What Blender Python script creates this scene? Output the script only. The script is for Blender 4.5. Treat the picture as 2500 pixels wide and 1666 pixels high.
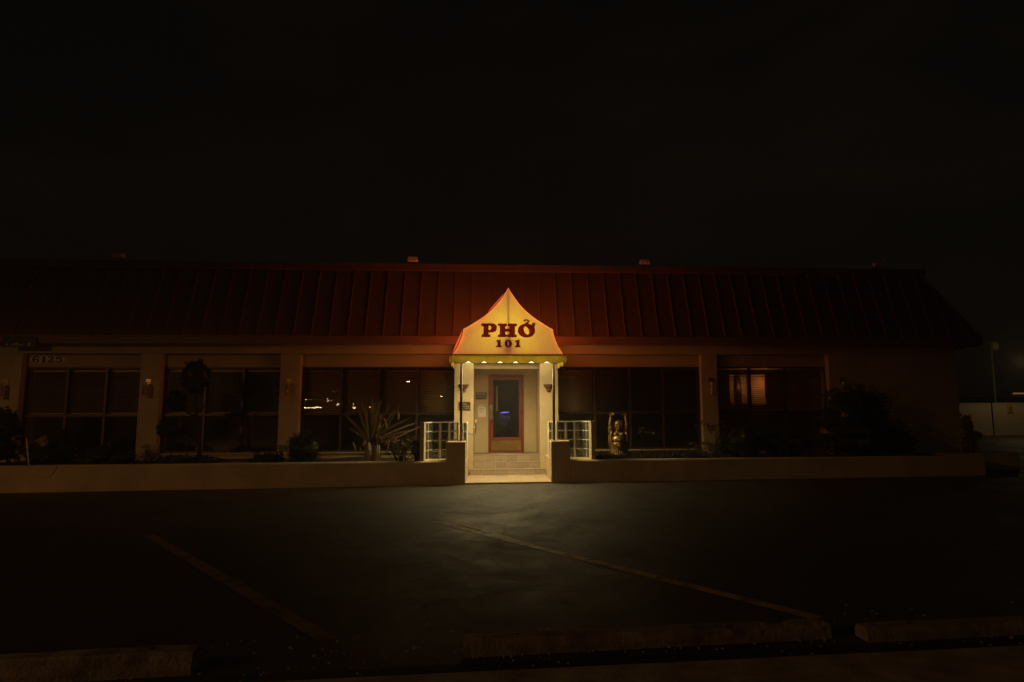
import bpy, bmesh, math, random
from mathutils import Matrix, Vector, Euler, noise as mnoise
R = math.radians
random.seed(7)
sc = bpy.context.scene
COL = sc.collection
for o in list(bpy.data.objects):
    bpy.data.objects.remove(o)

# ------------------------------------------------------------------ camera
FPX, CXP, CYP, EYE = 1573.07, 1312.54, 829.65, 1.50
PITCH, YAW, ROLL = 6.695, 4.17, -0.3106
cam = bpy.data.cameras.new('camera')
camo = bpy.data.objects.new('camera', cam)
COL.objects.link(camo)
CM = Matrix.Rotation(-R(YAW), 4, 'Z') @ Matrix.Rotation(R(90 + PITCH), 4, 'X') @ Matrix.Rotation(R(ROLL), 4, 'Z')
camo.matrix_world = Matrix.Translation((0, 0, EYE)) @ CM
cam.sensor_width = 36
cam.lens = FPX / 2500 * 36
cam.shift_x = -(CXP - 1250) / 2500
cam.shift_y = (CYP - 833) / 2500
cam.clip_start, cam.clip_end = 0.05, 6000
sc.camera = camo

# ------------------------------------------------------------------ sky
SUN_EL, SUN_AZ = 32, 205
world = bpy.data.worlds.new('World')
sc.world = world
world.use_nodes = True
wt = world.node_tree
for n in list(wt.nodes):
    wt.nodes.remove(n)
wo = wt.nodes.new('ShaderNodeOutputWorld')
bg = wt.nodes.new('ShaderNodeBackground')
sky = wt.nodes.new('ShaderNodeTexSky')
sky.sky_type = 'NISHITA'
sky.sun_disc = False
sky.sun_elevation = R(SUN_EL)
sky.sun_rotation = R(SUN_AZ)
sky.dust_density = 4
# night: the sky is dimmed to almost nothing and takes the brown of the town's light on thin cloud
tc = wt.nodes.new('ShaderNodeTexCoord')
mp = wt.nodes.new('ShaderNodeMapping')
mp.inputs['Scale'].default_value = (1.6, 1.6, 5.0)
nz = wt.nodes.new('ShaderNodeTexNoise')
nz.inputs['Scale'].default_value = 1.7
nz.inputs['Detail'].default_value = 5
nz.inputs['Distortion'].default_value = 0.6
cr = wt.nodes.new('ShaderNodeValToRGB')
cr.color_ramp.elements[0].position = 0.40
cr.color_ramp.elements[0].color = (0.50, 0.45, 0.36, 1)
cr.color_ramp.elements[1].position = 0.78
cr.color_ramp.elements[1].color = (1.0, 0.70, 0.42, 1)
bw = wt.nodes.new('ShaderNodeRGBToBW')
mul = wt.nodes.new('ShaderNodeMix')
mul.data_type = 'RGBA'
mul.blend_type = 'MULTIPLY'
mul.inputs[0].default_value = 1
wt.links.new(tc.outputs['Generated'], mp.inputs[0])
wt.links.new(mp.outputs[0], nz.inputs[0])
wt.links.new(nz.outputs['Fac'], cr.inputs[0])
wt.links.new(sky.outputs[0], bw.inputs[0])
pw = wt.nodes.new('ShaderNodeMath')
pw.operation = 'POWER'
pw.inputs[1].default_value = 0.45
wt.links.new(bw.outputs[0], pw.inputs[0])
wt.links.new(pw.outputs[0], mul.inputs[6])
wt.links.new(cr.outputs[0], mul.inputs[7])
wt.links.new(mul.outputs[2], bg.inputs[0])
bg.inputs[1].default_value = 0.0034
wt.links.new(bg.outputs[0], wo.inputs[0])

# ------------------------------------------------------------------ faint moonlight instead of a sun, town-lit and warm
sl = bpy.data.lights.new('moon_light', 'SUN')
sl.energy = 0.005
sl.angle = R(6)
sl.color = (1.0, 0.74, 0.45)
so = bpy.data.objects.new('moon_light', sl)
COL.objects.link(so)
a = R(SUN_AZ)
sun_dir = Vector((math.sin(a) * math.cos(R(SUN_EL)), math.cos(a) * math.cos(R(SUN_EL)), math.sin(R(SUN_EL))))
so.rotation_euler = sun_dir.to_track_quat('Z', 'Y').to_euler()

vs = sc.view_settings
vs.view_transform = 'Standard'
vs.look = 'None'
vs.exposure = 0
vs.gamma = 1
vs.use_curve_mapping = False
cy = sc.cycles
cy.use_denoising = True
cy.max_bounces = 8
cy.diffuse_bounces = 4
cy.transparent_max_bounces = 24
cy.sample_clamp_indirect = 4
cy.use_adaptive_sampling = True
cy.adaptive_threshold = 0.01

# ================================================================== helpers
def ray(px, py):
    return CM.to_3x3() @ Vector(((px - CXP) / FPX, -(py - CYP) / FPX, -1))
def at(px, py, Y=None, z=None):
    """the place on the depth Y (or height z) that the photograph shows at px, py"""
    d = ray(px, py)
    t = Y / d.y if Y is not None else (z - EYE) / d.z
    return Vector((d.x * t, d.y * t, EYE + d.z * t))
def gz(x):
    return 0.005 * x if abs(x) < 14 else 0.07 * (1 if x > 0 else -1)

class MB:
    def __init__(s):
        s.v, s.f = [], []
    def add(s, vs, fs):
        o = len(s.v)
        s.v += [tuple(v) for v in vs]
        s.f += [tuple(i + o for i in f) for f in fs]
        return s
    def box(s, x0, x1, y0, y1, z0, z1):
        return s.add([(x0, y0, z0), (x1, y0, z0), (x1, y1, z0), (x0, y1, z0), (x0, y0, z1), (x1, y0, z1), (x1, y1, z1), (x0, y1, z1)],
                     [(3, 2, 1, 0), (4, 5, 6, 7), (0, 1, 5, 4), (1, 2, 6, 5), (2, 3, 7, 6), (3, 0, 4, 7)])
    def tube(s, pts, r, n=8, cap=True):
        pts = [Vector(p) for p in pts]
        rs = r if isinstance(r, (list, tuple)) else [r] * len(pts)
        rings, up = [], None
        for i, p in enumerate(pts):
            d = (pts[min(i + 1, len(pts) - 1)] - pts[max(i - 1, 0)]).normalized()
            if up is None:
                up = Vector((0, 0, 1)) if abs(d.z) < .9 else Vector((1, 0, 0))
            b = d.cross(up)
            if b.length < 1e-4:
                b = d.orthogonal()
            b.normalize()
            c = b.cross(d).normalized()
            up = c
            rings.append([p + (b * math.cos(2 * math.pi * k / n) + c * math.sin(2 * math.pi * k / n)) * rs[i] for k in range(n)])
        vs = [v for g in rings for v in g]
        fs = []
        for i in range(len(pts) - 1):
            for k in range(n):
                fs.append((i * n + k, i * n + (k + 1) % n, (i + 1) * n + (k + 1) % n, (i + 1) * n + k))
        if cap:
            fs.append(tuple(range(n))[::-1])
            fs.append(tuple((len(pts) - 1) * n + k for k in range(n)))
        return s.add(vs, fs)
    def lathe(s, prof, c=(0, 0, 0), n=16, a0=0, a1=2 * math.pi):
        full = abs(a1 - a0 - 2 * math.pi) < 1e-6
        m = n if full else n + 1
        vs = []
        for r, z in prof:
            for k in range(m):
                t = a0 + (a1 - a0) * k / n
                vs.append((c[0] + r * math.cos(t), c[1] + r * math.sin(t), c[2] + z))
        fs = []
        for i in range(len(prof) - 1):
            for k in range(n if full else n):
                k2 = (k + 1) % m
                fs.append((i * m + k, i * m + k2, (i + 1) * m + k2, (i + 1) * m + k))
        return s.add(vs, fs)
    def ell(s, c, r, nu=14, nv=9, rot=None):
        vs, fs = [], []
        for j in range(nv + 1):
            ph = math.pi * j / nv
            for i in range(nu):
                th = 2 * math.pi * i / nu
                p = Vector((r[0] * math.sin(ph) * math.cos(th), r[1] * math.sin(ph) * math.sin(th), r[2] * math.cos(ph)))
                if rot:
                    p = rot @ p
                vs.append(Vector(c) + p)
        for j in range(nv):
            for i in range(nu):
                fs.append((j * nu + i, (j + 1) * nu + i, (j + 1) * nu + (i + 1) % nu, j * nu + (i + 1) % nu))
        return s.add(vs, fs)
    def prism(s, poly, y0, y1):
        """an outline in x, z pushed from y0 to y1"""
        n = len(poly)
        vs = [(x, y0, z) for x, z in poly] + [(x, y1, z) for x, z in poly]
        fs = [tuple(range(n)), tuple(range(2 * n - 1, n - 1, -1))]
        fs += [(i + n, (i + 1) % n + n, (i + 1) % n, i) for i in range(n)]
        return s.add(vs, fs)
    def mesh(s, name, smooth=False):
        me = bpy.data.meshes.new(name)
        me.from_pydata(s.v, [], s.f)
        me.validate()
        if smooth:
            me.polygons.foreach_set('use_smooth', [True] * len(me.polygons))
        me.update()
        return me

def thing(name, loc, label, cat, group=None):
    o = bpy.data.objects.new(name, None)
    COL.objects.link(o)
    o.location = loc
    o.empty_display_size = .2
    tag(o, label, cat, group)
    return o
def tag(o, label, cat, group=None):
    o['label'] = label
    o['category'] = cat
    if group:
        o['group'] = group
    return o
def wloc(o):
    m = Matrix.Identity(4)
    while o:
        m = (o.matrix_parent_inverse @ o.matrix_basis if o.parent else o.matrix_basis) @ m
        o = o.parent
    return m
def part(name, mesh, mat, parent=None, loc=None, rot=None, bevel=0, smooth=False, seg=2):
    """link a mesh; loc is in world space, also under a parent"""
    if isinstance(mesh, MB):
        mesh = mesh.mesh(name, smooth)
    o = bpy.data.objects.new(name, mesh)
    COL.objects.link(o)
    if mat and not mesh.materials:
        mesh.materials.append(mat)
    if parent:
        o.parent = parent
        o.matrix_parent_inverse = wloc(parent).inverted()
    if loc is not None:
        o.location = loc
    if rot is not None:
        o.rotation_euler = rot
    if bevel:
        b = o.modifiers.new('bevel', 'BEVEL')
        b.width = bevel
        b.segments = seg
        b.limit_method = 'ANGLE'
    return o
def local(name, mesh, mat, parent, loc=(0, 0, 0), rot=None):
    """link a mesh whose numbers are relative to the parent (copies share the mesh)"""
    o = bpy.data.objects.new(name, mesh)
    COL.objects.link(o)
    if mat and not mesh.materials:
        mesh.materials.append(mat)
    o.parent = parent
    o.location = loc
    if rot is not None:
        o.rotation_euler = rot
    return o
def structure(o):
    o['kind'] = 'structure'
    return o
def stuff(o):
    o['kind'] = 'stuff'
    return o

# ------------------------------------------------------------------ materials
def newmat(name):
    m = bpy.data.materials.new(name)
    m.use_nodes = True
    nt = m.node_tree
    for n in list(nt.nodes):
        nt.nodes.remove(n)
    out = nt.nodes.new('ShaderNodeOutputMaterial')
    return m, nt, out
def N(nt, t, **kw):
    n = nt.nodes.new(t)
    for k, v in kw.items():
        if k in n.inputs:
            n.inputs[k].default_value = v
        else:
            setattr(n, k, v)
    return n
def pm(name, c1, c2=None, scale=3., rough=.7, rough2=None, metal=0., bump=0., bscale=60., spec=.5, stretch=None, detail=5):
    """plain surface: two tones mixed by noise, uneven gloss, fine relief"""
    m, nt, out = newmat(name)
    b = N(nt, 'ShaderNodeBsdfPrincipled')
    b.inputs['Roughness'].default_value = rough
    b.inputs['Metallic'].default_value = metal
    b.inputs['Specular IOR Level'].default_value = spec
    c2 = c2 or tuple(x * .8 for x in c1)
    t = N(nt, 'ShaderNodeTexCoord')
    mpn = N(nt, 'ShaderNodeMapping')
    if stretch:
        mpn.inputs['Scale'].default_value = stretch
    nt.links.new(t.outputs['Object'], mpn.inputs[0])
    n1 = N(nt, 'ShaderNodeTexNoise', Scale=scale, Detail=detail, Roughness=.62)
    nt.links.new(mpn.outputs[0], n1.inputs[0])
    r = N(nt, 'ShaderNodeValToRGB')
    r.color_ramp.elements[0].position = .33
    r.color_ramp.elements[1].position = .68
    r.color_ramp.elements[0].color = (*c1, 1)
    r.color_ramp.elements[1].color = (*c2, 1)
    nt.links.new(n1.outputs['Fac'], r.inputs[0])
    nt.links.new(r.outputs[0], b.inputs['Base Color'])
    if rough2 is not None:
        mr = N(nt, 'ShaderNodeMapRange')
        mr.inputs[1].default_value, mr.inputs[2].default_value = .3, .7
        mr.inputs[3].default_value, mr.inputs[4].default_value = rough, rough2
        nt.links.new(n1.outputs['Fac'], mr.inputs[0])
        nt.links.new(mr.outputs[0], b.inputs['Roughness'])
    if bump:
        n2 = N(nt, 'ShaderNodeTexNoise', Scale=bscale, Detail=4)
        nt.links.new(mpn.outputs[0], n2.inputs[0])
        bp = N(nt, 'ShaderNodeBump', Strength=bump, Distance=.01)
        nt.links.new(n2.outputs['Fac'], bp.inputs['Height'])
        nt.links.new(bp.outputs[0], b.inputs['Normal'])
    nt.links.new(b.outputs[0], out.inputs[0])
    return m
def emit(name, c, s, sampled=True):
    m, nt, out = newmat(name)
    e = N(nt, 'ShaderNodeEmission', Strength=s)
    e.inputs[0].default_value = (*c, 1)
    nt.links.new(e.outputs[0], out.inputs[0])
    if not sampled:
        m.cycles.emission_sampling = 'NONE'
    return m
def glassmat(name, tint=(1, 1, 1), refl=(1, 1, 1), ior=1.5, rough=0., dirt=.0, bump=0., bscale=8.):
    """a pane: see-through with a mirror image that grows at a glancing view, slightly dusty"""
    m, nt, out = newmat(name)
    tr = N(nt, 'ShaderNodeBsdfTransparent')
    tr.inputs[0].default_value = (*tint, 1)
    gl = N(nt, 'ShaderNodeBsdfGlossy', Roughness=rough)
    gl.inputs[0].default_value = (*refl, 1)
    fr = N(nt, 'ShaderNodeFresnel', IOR=ior)
    mx = N(nt, 'ShaderNodeMixShader')
    if bump:
        t = N(nt, 'ShaderNodeTexCoord')
        n2 = N(nt, 'ShaderNodeTexNoise', Scale=bscale, Detail=2)
        nt.links.new(t.outputs['Object'], n2.inputs[0])
        bp = N(nt, 'ShaderNodeBump', Strength=bump, Distance=.02)
        nt.links.new(n2.outputs['Fac'], bp.inputs['Height'])
        nt.links.new(bp.outputs[0], gl.inputs['Normal'])
        nt.links.new(bp.outputs[0], fr.inputs['Normal'])
    nt.links.new(fr.outputs[0], mx.inputs[0])
    nt.links.new(tr.outputs[0], mx.inputs[1])
    nt.links.new(gl.outputs[0], mx.inputs[2])
    last = mx
    if dirt:
        df = N(nt, 'ShaderNodeBsdfDiffuse')
        df.inputs[0].default_value = (.5, .46, .4, 1)
        m2 = N(nt, 'ShaderNodeMixShader')
        m2.inputs[0].default_value = dirt
        nt.links.new(mx.outputs[0], m2.inputs[1])
        nt.links.new(df.outputs[0], m2.inputs[2])
        last = m2
    nt.links.new(last.outputs[0], out.inputs[0])
    return m
def fabric(name, c, trans=.6, c2=None, scale=2.5, glow=None):
    """cloth that light shines through; glow adds even emission of its own"""
    m, nt, out = newmat(name)
    t = N(nt, 'ShaderNodeTexCoord')
    n1 = N(nt, 'ShaderNodeTexNoise', Scale=scale, Detail=6, Roughness=.6)
    nt.links.new(t.outputs['Object'], n1.inputs[0])
    r = N(nt, 'ShaderNodeValToRGB')
    r.color_ramp.elements[0].position, r.color_ramp.elements[1].position = .3, .72
    r.color_ramp.elements[0].color = (*c, 1)
    r.color_ramp.elements[1].color = (*(c2 or tuple(x * .85 for x in c)), 1)
    nt.links.new(n1.outputs['Fac'], r.inputs[0])
    d = N(nt, 'ShaderNodeBsdfDiffuse')
    s = N(nt, 'ShaderNodeBsdfTranslucent')
    mx = N(nt, 'ShaderNodeMixShader')
    mx.inputs[0].default_value = trans
    nt.links.new(r.outputs[0], d.inputs[0])
    nt.links.new(r.outputs[0], s.inputs[0])
    nt.links.new(d.outputs[0], mx.inputs[1])
    nt.links.new(s.outputs[0], mx.inputs[2])
    last = mx
    if glow:
        e = N(nt, 'ShaderNodeEmission', Strength=1)
        e.inputs[0].default_value = (*glow, 1)
        ad = N(nt, 'ShaderNodeAddShader')
        nt.links.new(mx.outputs[0], ad.inputs[0])
        nt.links.new(e.outputs[0], ad.inputs[1])
        last = ad
    nt.links.new(last.outputs[0], out.inputs[0])
    return m
def leafmat(name, c, c2):
    m, nt, out = newmat(name)
    g = N(nt, 'ShaderNodeNewGeometry')
    r = N(nt, 'ShaderNodeValToRGB')
    r.color_ramp.elements[0].color = (*c, 1)
    r.color_ramp.elements[1].color = (*c2, 1)
    nt.links.new(g.outputs['Random Per Island'], r.inputs[0])
    b = N(nt, 'ShaderNodeBsdfPrincipled', Roughness=.42)
    nt.links.new(r.outputs[0], b.inputs['Base Color'])
    s = N(nt, 'ShaderNodeBsdfTranslucent')
    nt.links.new(r.outputs[0], s.inputs[0])
    mx = N(nt, 'ShaderNodeMixShader')
    mx.inputs[0].default_value = .2
    nt.links.new(b.outputs[0], mx.inputs[1])
    nt.links.new(s.outputs[0], mx.inputs[2])
    nt.links.new(mx.outputs[0], out.inputs[0])
    return m

STUCCO = pm('stucco', (.61, .48, .30), (.49, .37, .22), 1.4, .88, bump=.35, bscale=90, spec=.25)
STUCCO_P = pm('planter_stucco', (.68, .50, .30), (.50, .36, .21), 1.6, .9, bump=.45, bscale=70, spec=.2)
HEADER = pm('header_paint', (.55, .40, .25), (.48, .35, .22), 1.3, .8, bump=.2, bscale=80, spec=.25)
ROOF = pm('roof_metal', (.150, .074, .042), (.098, .047, .028), 1.6, .40, .62, bump=.12, bscale=5, stretch=(1, 1, .12), detail=8)
SEAM = pm('seam_metal', (.26, .10, .055), (.20, .075, .045), 2, .4)
FASCIA = pm('fascia_metal', (.24, .10, .055), (.19, .08, .045), 1.2, .5)
BRONZE = pm('bronze_frame', (.115, .060, .032), (.09, .047, .026), 4, .42, metal=.25)
DOORRED = pm('door_paint', (.27, .050, .024), (.20, .038, .02), 4, .42, bump=.04, bscale=40)
BRASS = pm('brass', (.62, .42, .16), (.5, .33, .12), 6, .35, metal=1)
STEEL = pm('steel', (.45, .42, .38), (.38, .36, .33), 6, .3, metal=1)
DARKMETAL = pm('dark_metal', (.05, .035, .025), (.035, .026, .02), 5, .45, metal=.4)
POST = pm('post_paint', (.14, .07, .04), (.11, .055, .032), 5, .45, metal=.2)
BLIND = pm('blind_wood', (.72, .45, .22), (.62, .37, .18), 6, .36)
CORD = pm('cord', (.7, .62, .5), (.6, .5, .4), 20, .6)
INTW = pm('interior_wall', (.22, .13, .07), (.18, .10, .055), 2, .8)
INTF = pm('interior_floor', (.12, .07, .04), (.09, .05, .03), 3, .5)
TILE = [pm('tile_%d' % i, c, tuple(x * .72 for x in c), 9, .55, .75, bump=.12, bscale=40) for i, c in enumerate([(.44, .33, .23), (.47, .355, .25), (.40, .30, .215), (.45, .32, .21)])]
GROUT = pm('grout', (.62, .53, .40), (.52, .44, .33), 12, .9)
PAPER = pm('paper', (.82, .77, .68), (.78, .72, .62), 8, .8)
PLATE = pm('sign_plate', (.045, .025, .018), (.035, .02, .015), 6, .4)
PALE = pm('pale_letters', (.72, .62, .48), (.66, .56, .42), 6, .6)
NUMPLATE = pm('number_plate', (.80, .74, .62), (.72, .66, .54), 6, .55)
BLACK = pm('black_paint', (.012, .010, .009), (.016, .013, .011), 6, .5)
GOLD = pm('gold_paint', (.50, .33, .12), (.24, .15, .055), 8, .36, .6, metal=.85, bump=.2, bscale=38)
SOIL = pm('soil', (.045, .030, .020), (.03, .02, .014), 7, .95, bump=.6, bscale=25)
CONC = pm('concrete', (.46, .37, .26), (.20, .16, .11), 4.5, .9, bump=.5, bscale=55, spec=.2)
GLASS = glassmat('window_glass', (.95, .94, .92), ior=1.62, dirt=.012)
DOORGLASS = glassmat('door_glass', (.86, .84, .80), ior=1.75, dirt=.015)
MORTAR = pm('mortar', (.80, .74, .62), (.70, .63, .50), 14, .85, bump=.2, bscale=80)
BLOCK = glassmat('glass_block', (.80, .84, .86), ior=1.6, rough=.08, dirt=.05, bump=.5, bscale=14)
LAMPGLASS = glassmat('lamp_glass', (.9, .85, .75), ior=1.9, rough=.05, dirt=.10)
SHELL = fabric('awning_cloth', (.90, .36, .10), .72, (.86, .33, .09), 2.2, glow=(1.75, .52, .14))  # red emission put into the cloth so the canopy reddens the roof
FRONT = fabric('sign_cloth', (.88, .59, .085), .62, (.78, .48, .07), 3.2, glow=(.20, .050, .030))  # even pinkish emission put into the cloth on top of the bulbs
VALANCE = fabric('valance_cloth', (.80, .58, .075), .36, (.58, .38, .05), 5)
PIPING = pm('dark_piping', (.09, .03, .015), (.07, .025, .012), 8, .6)
LETTER = fabric('letter_vinyl', (.60, .20, .08), .65, (.56, .18, .07), 4)
DIFFUSER = emit('diffuser_lens', (1.0, .80, .40), 2.6)
CLAY = pm('sconce_clay', (.17, .065, .035), (.13, .05, .028), 6, .6)
LEAF_D = leafmat('leaf_dark', (.030, .040, .016), (.06, .075, .028))
LEAF_M = leafmat('leaf_mid', (.06, .075, .025), (.13, .13, .05))
LEAF_L = leafmat('leaf_light', (.14, .13, .05), (.26, .22, .10))
BLADE = leafmat('blade_leaf', (.12, .10, .045), (.32, .22, .11))
DRY = leafmat('dry_leaf', (.30, .20, .11), (.55, .42, .27))
FLOWER = leafmat('flower', (.50, .12, .09), (.75, .35, .25))
BARK = pm('bark', (.055, .036, .022), (.035, .023, .015), 9, .9, bump=.7, bscale=30)
PALEBARK = pm('pale_bark', (.45, .34, .24), (.20, .13, .085), 9, .85, bump=.7, bscale=30, stretch=(1, 1, .25))

def asphalt_mat():
    m, nt, out = newmat('asphalt')
    b = N(nt, 'ShaderNodeBsdfPrincipled')
    b.inputs['Specular IOR Level'].default_value = .5
    t = N(nt, 'ShaderNodeTexCoord')
    big = N(nt, 'ShaderNodeTexNoise', Scale=.6, Detail=10, Roughness=.72, Distortion=.5)
    mid = N(nt, 'ShaderNodeTexNoise', Scale=3.1, Detail=9, Roughness=.72, Distortion=.9)
    fine = N(nt, 'ShaderNodeTexNoise', Scale=55, Detail=6, Roughness=.75)
    vor = N(nt, 'ShaderNodeTexVoronoi', Scale=1.1)
    vor.feature = 'DISTANCE_TO_EDGE'
    wob = N(nt, 'ShaderNodeMix')
    wob.data_type = 'RGBA'
    wob.inputs[0].default_value = .25
    nt.links.new(t.outputs['Object'], wob.inputs[6])
    nt.links.new(mid.outputs['Color'], wob.inputs[7])
    nt.links.new(wob.outputs[2], vor.inputs[0])
    for n in (big, mid, fine):
        nt.links.new(t.outputs['Object'], n.inputs[0])
    r = N(nt, 'ShaderNodeValToRGB')
    e = r.color_ramp.elements
    e[0].position, e[0].color = .32, (.024, .0175, .0115, 1)
    e[1].position, e[1].color = .70, (.058, .040, .023, 1)
    ad = N(nt, 'ShaderNodeMath', operation='MULTIPLY_ADD')
    ad.inputs[1].default_value = .45
    nt.links.new(mid.outputs['Fac'], ad.inputs[0])
    s2 = N(nt, 'ShaderNodeMath', operation='MULTIPLY')
    s2.inputs[1].default_value = .56
    nt.links.new(big.outputs['Fac'], s2.inputs[0])
    nt.links.new(s2.outputs[0], ad.inputs[2])
    nt.links.new(ad.outputs[0], r.inputs[0])
    ck = N(nt, 'ShaderNodeMapRange')
    ck.inputs[1].default_value, ck.inputs[2].default_value = 0, .018
    ck.inputs[3].default_value, ck.inputs[4].default_value = .35, 1
    nt.links.new(vor.outputs['Distance'], ck.inputs[0])
    mx = N(nt, 'ShaderNodeMix')
    mx.data_type = 'RGBA'
    mx.blend_type = 'MULTIPLY'
    mx.inputs[0].default_value = 1
    nt.links.new(r.outputs[0], mx.inputs[6])
    nt.links.new(ck.outputs[0], mx.inputs[7])
    gm = N(nt, 'ShaderNodeMapRange')
    gm.inputs[1].default_value, gm.inputs[2].default_value = .38, .64
    gm.inputs[3].default_value, gm.inputs[4].default_value = .45, 1.65
    nt.links.new(fine.outputs['Fac'], gm.inputs[0])
    mg = N(nt, 'ShaderNodeMix')
    mg.data_type = 'RGBA'
    mg.blend_type = 'MULTIPLY'
    mg.inputs[0].default_value = 1
    nt.links.new(mx.outputs[2], mg.inputs[6])
    nt.links.new(gm.outputs[0], mg.inputs[7])
    nt.links.new(mg.outputs[2], b.inputs['Base Color'])
    rr = N(nt, 'ShaderNodeMapRange')
    rr.inputs[1].default_value, rr.inputs[2].default_value = .36, .62
    rr.inputs[3].default_value, rr.inputs[4].default_value = .44, .78
    nt.links.new(ad.outputs[0], rr.inputs[0])
    nt.links.new(rr.outputs[0], b.inputs['Roughness'])
    hs = N(nt, 'ShaderNodeMath', operation='MULTIPLY_ADD')
    hs.inputs[1].default_value = 1.3
    nt.links.new(fine.outputs['Fac'], hs.inputs[0])
    nt.links.new(ck.outputs[0], hs.inputs[2])
    h2 = N(nt, 'ShaderNodeMath', operation='MULTIPLY_ADD')
    h2.inputs[1].default_value = .5
    nt.links.new(mid.outputs['Fac'], h2.inputs[0])
    nt.links.new(hs.outputs[0], h2.inputs[2])
    bp = N(nt, 'ShaderNodeBump', Strength=.55, Distance=.012)
    nt.links.new(h2.outputs[0], bp.inputs['Height'])
    nt.links.new(bp.outputs[0], b.inputs['Normal'])
    nt.links.new(b.outputs[0], out.inputs[0])
    return m
ASPHALT = asphalt_mat()
def paint_mat(col=(.46, .29, .12)):
    m, nt, out = newmat('line_paint')
    t = N(nt, 'ShaderNodeTexCoord')
    n1 = N(nt, 'ShaderNodeTexNoise', Scale=5, Detail=8, Roughness=.7)
    nt.links.new(t.outputs['Object'], n1.inputs[0])
    mr = N(nt, 'ShaderNodeMapRange')
    mr.inputs[1].default_value, mr.inputs[2].default_value = .28, .52
    nt.links.new(n1.outputs['Fac'], mr.inputs[0])
    b = N(nt, 'ShaderNodeBsdfPrincipled', Roughness=.6)
    b.inputs['Base Color'].default_value = (*col, 1)
    tr = N(nt, 'ShaderNodeBsdfTransparent')
    mx = N(nt, 'ShaderNodeMixShader')
    nt.links.new(mr.outputs[0], mx.inputs[0])
    nt.links.new(tr.outputs[0], mx.inputs[1])
    nt.links.new(b.outputs[0], mx.inputs[2])
    nt.links.new(mx.outputs[0], out.inputs[0])
    return m
PAINT = paint_mat()
PAINT_WORN = paint_mat((.17, .11, .05))

# ================================================================== ground
g = MB()
xs = [-900, -60, -14, -10, -6, -2, 2, 6, 10, 14, 60, 900]
ys = [-900, -60, -8, 0, 3.9, 8, 12, 16, 22, 60, 900]
for j, y in enumerate(ys):
    for x in xs:
        g.v.append((x, y, gz(x) - .02))
for j in range(len(ys) - 1):
    for i in range(len(xs) - 1):
        k = j * len(xs) + i
        g.f.append((k, k + 1, k + 1 + len(xs), k + len(xs)))
lot = structure(part('parking_lot', g, ASPHALT))
def stripe(p, q, w, mat=None):
    p, q = Vector(p), Vector(q)
    d = (q - p).normalized()
    n = Vector((-d.y, d.x)) * w / 2
    m = MB()
    k = 12
    vs = []
    for i in range(k + 1):
        c = p.lerp(q, i / k)
        for s in (-1, 1):
            u = c + n * s * (1 + .12 * (random.random() - .5))
            vs.append((u.x, u.y, gz(u.x) - .015))
    m.add(vs, [(2 * i, 2 * i + 2, 2 * i + 3, 2 * i + 1) for i in range(k)])
    part('painted_line', m, mat or PAINT, lot)
stripe((-4.47, 9.05), (-1.10, 4.72), .13, PAINT_WORN)
stripe((-.81, 9.66), (2.43, 4.82), .12)
stripe((-.52, 9.63), (.49, 7.74), .09)
stripe((2.34, 10.57), (3.5, 8.9), .06, PAINT_WORN)
stripe((-8.2, 8.6), (-4.9, 4.5), .12, PAINT_WORN)

# ================================================================== restaurant building
bld = thing('restaurant_building', (.4, 17.3, 0), 'long low stucco restaurant with dark red mansard roof and brown window bays', 'building')
XR = 13.10           # right corner
XL = -17.0
YW, YG, YB = 17.25, 17.47, 17.80
bays = [(-11.90, -8.994, [-10.88, -9.92]), (-8.487, -5.491, [-7.44, -6.48]), (-4.979, -.94, [-3.953, -2.97, -1.966]),
        (1.754, 5.747, [2.825, 3.793, 4.712]), (6.194, 9.363, [7.172, 8.198])]
# wall pieces
for x0, x1 in ((XL, -11.90), (-8.994, -8.487), (-5.491, -4.979), (5.747, 6.194), (9.363, XR)):
    part('pillar', MB().box(x0, x1, YW, YB, .2, 3.14), STUCCO, bld, bevel=.012)
part('header_beam', MB().box(XL, XR - .002, YW + .001, YB, 3.14, 3.60), STUCCO, bld, bevel=.01)
for x0, x1, ms in bays:
    part('header_panel', MB().box(x0, x1, YG - .035, YB - .01, 2.811, 3.14), HEADER, bld)
    part('knee_wall', MB().box(x0, x1, YG - .045, YB - .01, .2, .535), STUCCO, bld)
    part('window_sill', MB().box(x0, x1, YG - .10, YG + .05, .535, .572), STUCCO, bld, bevel=.008)
part('side_wall', MB().box(XR - .3, XR - .001, YB, 32, .0, 3.60), STUCCO, bld)
# windows
blind_spots = []
for bi, (x0, x1, ms) in enumerate(bays):
    z0, z1, zt = .572, 2.811, 1.56
    fr = .045
    f = MB()
    f.box(x0, x1, YG - .03, YG + .05, z1 - fr, z1).box(x0, x1, YG - .03, YG + .05, z0, z0 + fr)
    f.box(x0, x0 + fr, YG - .03, YG + .05, z0 + fr, z1 - fr).box(x1 - fr, x1, YG - .03, YG + .05, z0 + fr, z1 - fr)
    w = part('window', f, BRONZE, bld)
    edges = [x0 + fr] + [e for m in ms for e in (m - .03, m + .03)] + [x1 - fr]
    for m in ms:
        part('mullion', MB().box(m - .03, m + .03, YG - .032, YG + .05, z0 + fr, z1 - fr), BRONZE, w)
    for i in range(0, len(edges), 2):
        part('transom', MB().box(edges[i], edges[i + 1], YG - .022, YG + .045, zt - .03, zt + .03), BRONZE, w)
        part('pane', MB().box(edges[i], edges[i + 1], YG + .005, YG + .013, zt + .03, z1 - fr), GLASS, w)
        part('pane', MB().box(edges[i], edges[i + 1], YG + .005, YG + .013, z0 + fr, zt - .03), GLASS, w)
        blind_spots.append((bi, i // 2, edges[i], edges[i + 1]))
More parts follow.
